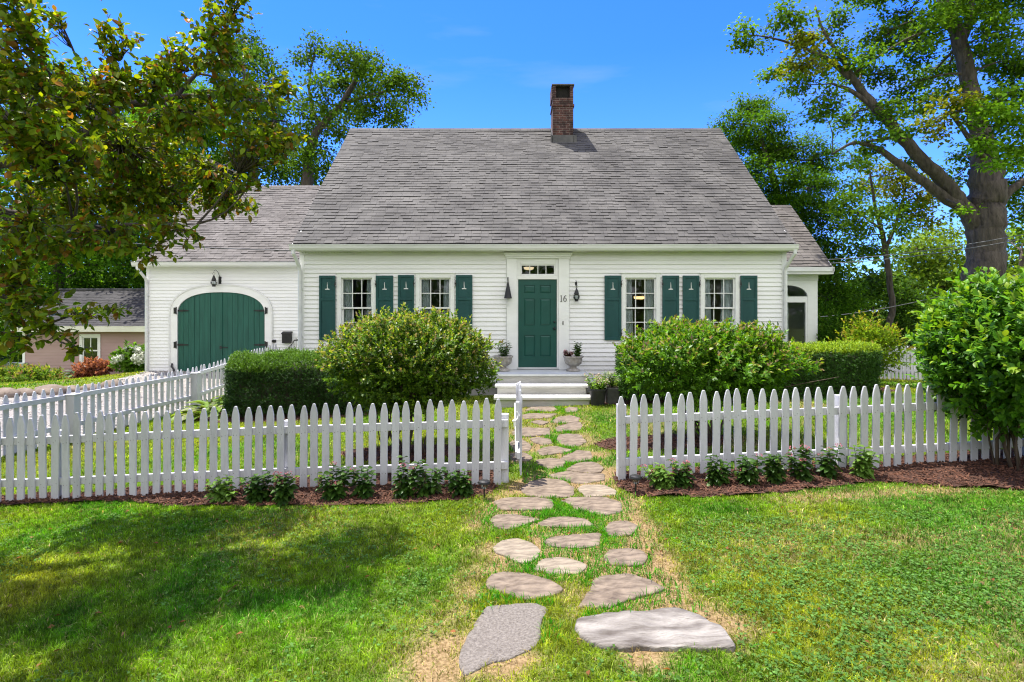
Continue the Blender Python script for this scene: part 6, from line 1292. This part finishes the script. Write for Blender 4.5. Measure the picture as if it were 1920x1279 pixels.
# ------------------------------------------------------------------ trees
# crab apple whose boughs reach in from the lawn: twigs with leaves along them
CD = .93
def crab():
    rng = np.random.default_rng(11); D = 4.9; tx, ty = -6.0, 5.2; base = (tx, ty, g1(tx, ty) - .1); t = thing('crabapple_tree', 'crab apple tree with bronze-green leaves overhanging the shaded lawn', 'tree', base); mb = MB(); nodes = []
    def limb(pts, rads):
        pts = np.array(pts); S = []; R = []; k = len(pts)
        for i in range(k - 1):
            for u in np.linspace(0, 1, 7)[:-1]:
                p0, p1, p2, p3 = pts[max(i - 1, 0)], pts[i], pts[i + 1], pts[min(i + 2, k - 1)]; S.append(.5 * ((2 * p1) + (p2 - p0) * u + (2 * p0 - 5 * p1 + 4 * p2 - p3) * u * u + (-p0 + 3 * p1 - 3 * p2 + p3) * u ** 3)); R.append(rads[i] * (1 - u) + rads[i + 1] * u)
        S.append(pts[-1]); R.append(rads[-1]); S = np.array(S); S[1:-1] += rng.normal(size=S[1:-1].shape) * .012; mb.tube(S, R, 9); nodes.extend(S)
    limb([base, (tx + .05, ty, 1.0), (tx + .15, ty + .02, 1.9)], [.17, .13, .12])
    top = (tx + .15, ty + .02, 1.9)
    limb([top, P(-60, 260, 5.0), P(40, 215, 4.9), P(180, 195, 5.0), P(330, 180, 5.3), P(430, 60, 5.5)], [.10, .07, .055, .04, .025, .008])
    limb([top, P(-70, 330, 5.2), P(90, 300, 5.3), P(240, 190, 5.5), P(380, 180, 5.6), P(520, 165, 5.8)], [.09, .06, .05, .035, .022, .006])
    limb([top, P(-80, 400, 5.0), P(60, 405, 5.6), P(220, 370, 6.5), P(370, 330, 6.7), P(520, 270, 6.2)], [.09, .06, .045, .03, .018, .005])
    limb([top, P(-60, 440, 4.7), P(80, 430, 4.7), P(240, 425, 5.0), P(370, 420, 5.3)], [.07, .04, .028, .018, .005])
    limb([(tx + .1, ty, 1.6), P(-60, 560, 4.6), P(20, 560, 4.6), P(90, 620, 4.65), P(140, 655, 4.7)], [.05, .03, .02, .012, .004])
    limb([P(-20, 560, 4.6), P(70, 585, 4.8), P(160, 590, 5.1), P(228, 574, 5.3)], [.018, .014, .009, .003])
    limb([top, P(-120, 80, 5.4), P(60, -90, 5.8), P(250, -190, 6.4), P(420, -260, 6.8)], [.09, .06, .045, .03, .01])
    limb([top, P(-200, -60, 5.2), P(-120, -260, 5.6), P(60, -360, 6.0)], [.08, .05, .035, .01])
    B = [(20, 45, 70, 60, 4.1), (25, 150, 60, 80, 4.1), (60, 250, 70, 60, 4.2), (112, 40, 14, 40, 4.8), (225, 75, 34, 26, 5.1), (205, 110, 16, 35, 5.1), (340, 120, 42, 44, 5.2), (395, 70, 38, 50, 5.4), (435, 15, 34, 40, 5.5), (400, 120, 20, 38, 5.4), (290, 150, 60, 40, 5.1), (430, 100, 14, 70, 5.6),
         (190, 165, 80, 45, 5.0), (120, 205, 85, 55, 4.8), (330, 225, 90, 45, 5.3), (440, 190, 80, 34, 5.6), (522, 165, 30, 22, 5.8), (515, 255, 46, 32, 5.8), (480, 285, 72, 36, 5.6), (250, 285, 100, 60, 6.4), (100, 300, 100, 60, 4.4), (400, 330, 66, 34, 6.4), (295, 372, 90, 46, 6.6), (145, 375, 90, 60, 6.3), (430, 375, 52, 26, 6.6), (470, 345, 30, 14, 5.7),
         (50, 420, 70, 60, 4.5), (330, 430, 50, 26, 5.4), (205, 440, 70, 34, 5.0), (280, 470, 30, 22, 5.1), (110, 470, 50, 30, 4.8), (20, 520, 50, 50, 4.5), (40, 585, 44, 34, 4.6), (95, 622, 36, 20, 4.65), (132, 650, 24, 16, 4.7), (150, 588, 42, 13, 5.1), (208, 578, 24, 10, 5.3), (20, 640, 30, 26, 4.6), (70, 560, 40, 18, 4.8),
         (-60, 120, 60, 70, 5.0), (-110, 330, 80, 70, 4.8), (30, -80, 90, 40, 5.6), (150, -70, 80, 32, 5.7), (280, -90, 80, 34, 5.9), (-60, -140, 110, 60, 5.4), (-160, -10, 90, 60, 5.2), (150, -260, 110, 40, 6.4), (380, -290, 90, 40, 6.8), (-150, 90, 90, 70, 3.9), (-190, 300, 80, 60, 3.7), (-120, -300, 110, 50, 5.6), (-40, -30, 60, 30, 4.2), (-180, -120, 90, 50, 4.2), (-330, 60, 140, 90, 5.6), (-420, 260, 130, 90, 5.6), (-300, -140, 150, 80, 5.8), (-480, 20, 120, 90, 6.0), (-380, 180, 120, 80, 6.6), (-240, -300, 140, 70, 6.2)]
    lv = Leaves(); lvd = Leaves(); cols = [(.052, .105, .010), (.075, .130, .012), (.110, .145, .014), (.088, .135, .012), (.15, .125, .018), (.26, .12, .025), (.036, .070, .010), (.056, .108, .012), (.115, .150, .012)]; nd = np.array(nodes)
    for bi, (bx, by, brx, bry, bd) in enumerate(B):
        bd = bd * CD
        c = P(bx, by, bd); s = bd / F; rx, rz = brx * s, bry * s; ry = max(rx, rz) * .8; vis = bi < 39; n = max(4, int(((31 if bd > 5.5 else 23) if vis else 15) * rx * rz / .03)); u = rdir(n, rng) * (rng.random((n, 1)) ** .45); o = c + u * np.array([rx, ry, rz])
        a = nd[np.argmin(((nd - c) ** 2).sum(1))]; twig(mb, a, c, .012, .006, .04, 5, 4, rng)
        d = o - a; d /= np.linalg.norm(d, axis=1, keepdims=True) + 1e-6; d = d * .7 + np.array([.15, 0, .15]) + .45 * rng.normal(size=(n, 3)); d /= np.linalg.norm(d, axis=1, keepdims=True)
        for q in range(n): twig(mb, a * .3 + c * .7, o[q], .005, .003, .04, 4, 3, rng) if vis else None
        per = 9; i = np.repeat(np.arange(n), per); m = n * per; q = np.tile(np.linspace(0, 1, per), n); pos = o[i] + d[i] * (q * .17 - .05)[:, None]; sd_ = rdir(m, rng); ax = sd_ * .75 + d[i] * .55 + np.array([0, 0, -.22]); nr = np.array([0, 0, .8]) + .55 * rng.normal(size=(m, 3))
        lv.add(pos, ax, nr, (.074 if vis else .10) * (.6 + .65 * rng.random(m)), (.037 if vis else .06) * (.7 + .6 * rng.random(m)), pick(cols, m, .25, rng) * (1 + .15 * rng.normal(size=(n, 1)))[i].clip(.6, 1.5), .3, .28, vis)
    mb.build('trunk', M['bark2'], t, smooth=True); lv.build('crown', M['leaf_red'], t)
crab()

MAP = [(.045, .100, .016), (.060, .120, .018), (.036, .082, .016)]; MAPY = [(.12, .135, .018), (.15, .15, .022), (.08, .12, .018)]; MAPB = [(.070, .150, .018), (.085, .165, .022), (.055, .125, .018)]
tree('maple_tree', 'huge old maple with a thick furrowed trunk and long leaning limbs', 16.0,
     [(1847, 560, .52), (1848, 480, .475), (1850, 420, .45), (1853, 360, .45), (1850, 318, .40), (1846, 280, .28), (1838, 240, .23), (1822, 175, .21), (1806, 110, .20), (1795, 70, .19), (1772, 10, .17), (1760, -60, .15), (1750, -160, .10)],
     [(1395, 60, 26, 34), (1432, 78, 14, 18), (1480, 30, 40, 30), (1500, 70, 34, 26, 0, MAPY), (1462, 135, 36, 18), (1520, 120, 46, 30, -.5, MAPY), (1500, 155, 46, 16), (1572, 45, 26, 32), (1565, 105, 40, 24), (1610, 110, 38, 20), (1595, 150, 40, 18), (1650, 130, 44, 22), (1640, 70, 34, 30, 1), (1690, 70, 40, 34), (1735, 60, 40, 38, -1), (1700, 30, 46, 18), (1760, 30, 40, 20, -1), (1810, 20, 60, 24), (1720, 100, 36, 22),
      (1560, 190, 34, 26), (1590, 225, 44, 20), (1640, 195, 40, 18), (1665, 215, 36, 24), (1540, 210, 26, 24), (1700, 160, 34, 20), (1745, 140, 36, 22), (1755, 180, 42, 18, -1), (1650, 255, 44, 14), (1690, 240, 34, 14), (1715, 200, 44, 16, 1),
      (1790, 200, 56, 18, -2, MAPY), (1765, 225, 34, 16, -2, MAPY), (1830, 215, 40, 24, -2.5, MAPB), (1772, 245, 24, 14, -2, MAPY), (1868, 60, 50, 44, -1), (1905, 120, 46, 60, 0), (1880, 185, 50, 30, -2.2, MAPB), (1905, 230, 44, 30, -2.5, MAPB), (1868, 262, 44, 26, -2.5, MAPB), (1905, 290, 36, 36, -2, MAPB), (1865, 300, 24, 16, -2.5, MAPB), (1900, 345, 34, 50, .5), (1925, 400, 30, 40, 1), (1960, 200, 60, 150, 0), (1840, 110, 30, 40, 1.5), (1780, 120, 20, 30, 1.5), (1815, 295, 24, 20, 1.5), (1790, 330, 26, 22, 1.5),
      (1618, 280, 30, 18), (1600, 300, 22, 14), (1700, 310, 26, 12, 1), (1812, 390, 22, 10, -1, MAPB), (1850, -40, 160, 60), (1650, -40, 120, 40), (1900, -60, 120, 80), (2030, 120, 70, 60), (2060, 20, 80, 70), (2040, 240, 60, 50), (2000, -90, 100, 70), (2090, 150, 60, 70), (1760, -120, 120, 50)],
     MAP, .10, .085, .165, 48, 1.75, 'bark', limbs=[
      [(1838, 430, .30), (1815, 400, .23), (1790, 362, .20), (1740, 312, .18), (1690, 255, .155), (1650, 212, .135), (1612, 165, .11), (1570, 125, .08), (1520, 95, .05), (1450, 72, .025), (1400, 65, .012)],
      [(1836, 425, .22), (1800, 388, .17), (1760, 362, .14), (1710, 325, .115), (1665, 292, .09), (1640, 276, .07), (1600, 268, .045), (1560, 290, .025)],
      [(1612, 165, .09), (1578, 110, .06), (1545, 60, .04), (1528, 10, .02)], [(1650, 212, .08), (1600, 172, .06), (1560, 157, .03)], [(1690, 255, .06), (1650, 262, .045), (1590, 272, .02)],
      [(1800, 90, .12), (1816, 40, .10), (1832, -40, .06)], [(1862, 400, .16), (1893, 360, .12), (1940, 330, .09), (2000, 300, .05)], [(1836, 235, .1, 0), (1860, 200, .08, -1), (1900, 170, .05, -2)], [(1570, 125, .05), (1500, 60, .03), (1470, 20, .015)], [(1848, 300, .1), (1810, 250, .06, -1), (1780, 210, .03, -2)]],
     seed=5, flat=.42, up=.65, ddepth=1.0)
OAK = [(.024, .056, .010), (.034, .074, .012), (.048, .092, .014)]
tree('oak_tree', 'tall dark oak with an open crown rising behind the cottage ridge', 30, [(580, 420, .34), (578, 340, .32), (582, 280, .26), (600, 240, .2), (640, 195, .17), (668, 140, .13), (640, 100, .07)],
     [(592, 88, 34, 20), (575, 110, 20, 16), (640, 90, 26, 20), (660, 120, 44, 30), (700, 118, 34, 22), (722, 150, 44, 24), (755, 165, 34, 26), (785, 178, 16, 16), (690, 160, 50, 26), (640, 160, 34, 24), (600, 150, 26, 18), (700, 205, 52, 26), (745, 200, 26, 20), (655, 205, 36, 22), (610, 195, 40, 24), (572, 200, 22, 24), (600, 240, 40, 22), (730, 232, 28, 12), (560, 250, 22, 22), (640, 255, 30, 20), (590, 290, 40, 26), (560, 310, 26, 24), (620, 310, 30, 24), (590, 340, 40, 20)],
     OAK, .16, .115, .27, 62, 1.75, limbs=[[(600, 240, .14), (585, 200, .1), (580, 150, .06), (590, 100, .03)], [(640, 195, .12), (690, 180, .09), (740, 170, .05), (780, 175, .02)], [(668, 140, .09), (700, 130, .06), (720, 140, .03)]], seed=7, flat=.7, up=.45, ddepth=1.5, twr=.03, group='trees behind the house')
tree('oak_tree', 'oak showing between the crab apple tips and the taller oak', 34, [(478, 420, .3), (476, 330, .28), (470, 250, .22), (462, 180, .15), (455, 110, .07)],
     [(452, 80, 34, 26), (430, 110, 40, 24), (480, 110, 40, 24), (440, 140, 44, 26), (505, 150, 34, 26), (470, 180, 50, 30), (420, 190, 40, 34), (520, 200, 34, 28), (490, 230, 44, 34), (440, 250, 50, 36), (530, 260, 36, 36), (480, 300, 60, 34), (530, 320, 44, 26), (420, 320, 50, 44)],
     [(.026, .060, .012), (.036, .076, .014)], .18, .13, .30, 56, 1.7, seed=8, flat=.7, up=.45, ddepth=1.5, twr=.03, group='trees behind the house')
tree('broadleaf_tree', 'bright green broad tree behind the white wing roof', 33, [(330, 520, .3), (328, 380, .26), (325, 260, .18), (320, 180, .08)],
     [(320, 165, 60, 26), (280, 190, 60, 34), (370, 190, 50, 34), (330, 230, 80, 44), (400, 240, 44, 40), (260, 250, 60, 44), (300, 300, 90, 50), (390, 310, 70, 44), (240, 330, 70, 50), (330, 370, 100, 44), (420, 380, 60, 44), (280, 420, 80, 40)], [(.045, .115, .016), (.060, .135, .018), (.035, .09, .014)], .19, .14, .32, 52, 1.9, seed=9, flat=.6, up=.5, ddepth=1.5, twr=.03, group='trees behind the house')
tree('broadleaf_tree', 'leafy green tree standing over the mauve house', 34, [(110, 620, .34), (112, 500, .3), (115, 380, .22), (120, 260, .1)],
     [(120, 150, 70, 34), (60, 190, 70, 44), (180, 200, 70, 50), (20, 260, 80, 60), (120, 270, 90, 50), (200, 290, 60, 50), (60, 350, 90, 50), (160, 370, 90, 50), (20, 430, 90, 50), (110, 450, 100, 50), (200, 460, 80, 44), (40, 520, 90, 40), (140, 530, 90, 40), (230, 530, 60, 40), (10, 590, 70, 40), (60, 640, 50, 30), (300, 500, 60, 40)], [(.045, .115, .016), (.060, .135, .018), (.035, .09, .014)], .20, .15, .34, 52, 1.9, seed=10, flat=.6, up=.5, ddepth=2, twr=.03, group='trees behind the house')
tree('locust_tree', 'feathery locust tree crowding the sunroom end of the roof', 24, [(1500, 620, .26), (1490, 520, .22), (1470, 420, .18), (1445, 320, .12), (1420, 240, .05)],
     [(1415, 205, 44, 26), (1385, 235, 40, 30), (1450, 235, 36, 28), (1350, 245, 16, 10), (1400, 275, 50, 34), (1455, 285, 50, 32), (1500, 280, 40, 34), (1540, 300, 30, 30), (1420, 330, 50, 36), (1475, 340, 54, 36), (1530, 350, 40, 40), (1450, 380, 36, 34), (1500, 400, 50, 40), (1550, 410, 30, 44), (1500, 460, 44, 44), (1550, 480, 40, 44), (1530, 540, 50, 44), (1570, 560, 40, 50), (1545, 600, 40, 40)], [(.034, .085, .010), (.044, .10, .012), (.022, .056, .010)], .14, .065, .24, 80, 2.3, seed=12, flat=.45, up=.6, ddepth=1.2, twr=.02)
tree('slender_tree', 'slender tree with a kinked bare trunk between the hedge and the maple', 22, [(1655, 700, .14), (1658, 650, .13), (1660, 625, .13), (1672, 590, .12), (1672, 560, .11), (1664, 500, .105), (1660, 470, .10), (1652, 430, .085), (1640, 380, .06), (1630, 320, .03)],
     [(1620, 350, 44, 26), (1580, 375, 34, 24), (1660, 330, 40, 24, 0, MAPY), (1700, 350, 40, 24, 0, MAPY), (1600, 410, 40, 26), (1650, 395, 36, 22), (1700, 390, 34, 26), (1740, 370, 36, 22, 0, MAPY), (1610, 450, 30, 26), (1645, 470, 40, 18), (1690, 430, 36, 18), (1735, 410, 30, 18, 0, MAPY), (1620, 310, 26, 18), (1760, 345, 30, 18, 0, MAPY)], [(.042, .095, .016), (.055, .11, .018)], .125, .085, .20, 52, 1.6, limbs=[[(1660, 470, .08), (1676, 430, .06), (1690, 380, .03)], [(1652, 430, .05), (1610, 400, .03), (1580, 380, .015)]], seed=13, flat=.5, up=.5, ddepth=.8)
tree('hillside_tree', 'rounded sunlit pale green tree behind the maple trunk', 36, [(1765, 690, .3), (1765, 560, .25), (1765, 480, .1)], [(1770, 448, 50, 26), (1715, 462, 44, 24), (1745, 470, 50, 26), (1720, 490, 40, 26), (1810, 490, 40, 26), (1760, 510, 70, 34), (1700, 540, 50, 34), (1820, 540, 50, 34), (1760, 570, 70, 34)], [(.075, .125, .03), (.09, .14, .035), (.06, .10, .028)], .22, .16, .42, 28, 1.25, seed=15, flat=.6, up=.5, ddepth=1.5, twr=.03)
tree('hillside_tree', 'pale green tree at the far side of the maple trunk', 34, [(1915, 690, .3), (1915, 560, .2), (1915, 470, .1)], [(1900, 450, 30, 24), (1930, 470, 50, 30), (1895, 495, 30, 26), (1940, 530, 60, 40), (1960, 450, 50, 40)], [(.07, .125, .025), (.085, .14, .03)], .22, .16, .42, 28, 1.2, seed=16, flat=.6, up=.5, ddepth=1.5, twr=.03)
tree('hillside_tree', 'dark undergrowth tree behind the distant picket fence', 27, [(1640, 700, .14), (1640, 640, .1), (1640, 590, .06)], [(1600, 570, 40, 34), (1640, 540, 50, 34), (1700, 560, 50, 40), (1600, 620, 40, 34), (1680, 620, 60, 34), (1730, 600, 50, 40), (1710, 655, 40, 20), (1640, 655, 40, 20), (1760, 650, 40, 30)], [(.022, .052, .012), (.032, .068, .014), (.016, .038, .010)], .17, .11, .26, 50, 1.9, seed=17, flat=.6, up=.5, ddepth=1.2, twr=.03)

# far woods, one mass each side and across the road behind us (they show in the window panes)
def woods(label, spans, cols, L, W, seed, dens=1.9):
    rng = np.random.default_rng(seed); lv = Leaves()
    for (x0, y0), (x1, y1), zt, zb, th in spans:
        ln = math.hypot(x1 - x0, y1 - y0); n = int(dens * ln * (zt - zb) * 2.0 / (L * W * .5) / 40); t = rng.random(n); top = zb + (zt - zb) * (.55 + .75 * fbm(t * ln * .22 + seed, t * 0 + 1, seed, 3)); q = rng.random(n) ** .8
        c = np.stack([x0 + (x1 - x0) * t + rng.normal(size=n) * th * .4, y0 + (y1 - y0) * t + rng.normal(size=n) * th, zb + (top - zb) * q], 1); spread(lv, c, 40, .55, L, W, cols, up=.5, flat=.6, rng=rng)
    o = lv.build('distant_woods', M['leaf']); o['kind'] = 'stuff'; o['label'] = label; return o
woods('dark wooded slope beyond the side lawn', [((10, 40), (62, 36), 6.6, -2, 3.0), ((60, 36), (75, 10), 6, -1, 3.0)], [(.020, .046, .010), (.030, .062, .012), (.046, .082, .016)], .34, .24, 71)
woods('dark woods behind the mauve house', [((-80, 30), (-8, 44), 10.5, -2.5, 3.0)], [(.026, .060, .014), (.038, .080, .016)], .34, .24, 72)
woods('trees across the road opposite the cottage', [((-45, -17), (45, -19), 7.0, -.5, 2.2)], [(.03, .07, .014), (.045, .09, .018)], .42, .30, 73)

for o in bpy.data.objects:
    if 'base' in o.keys(): del o['base']
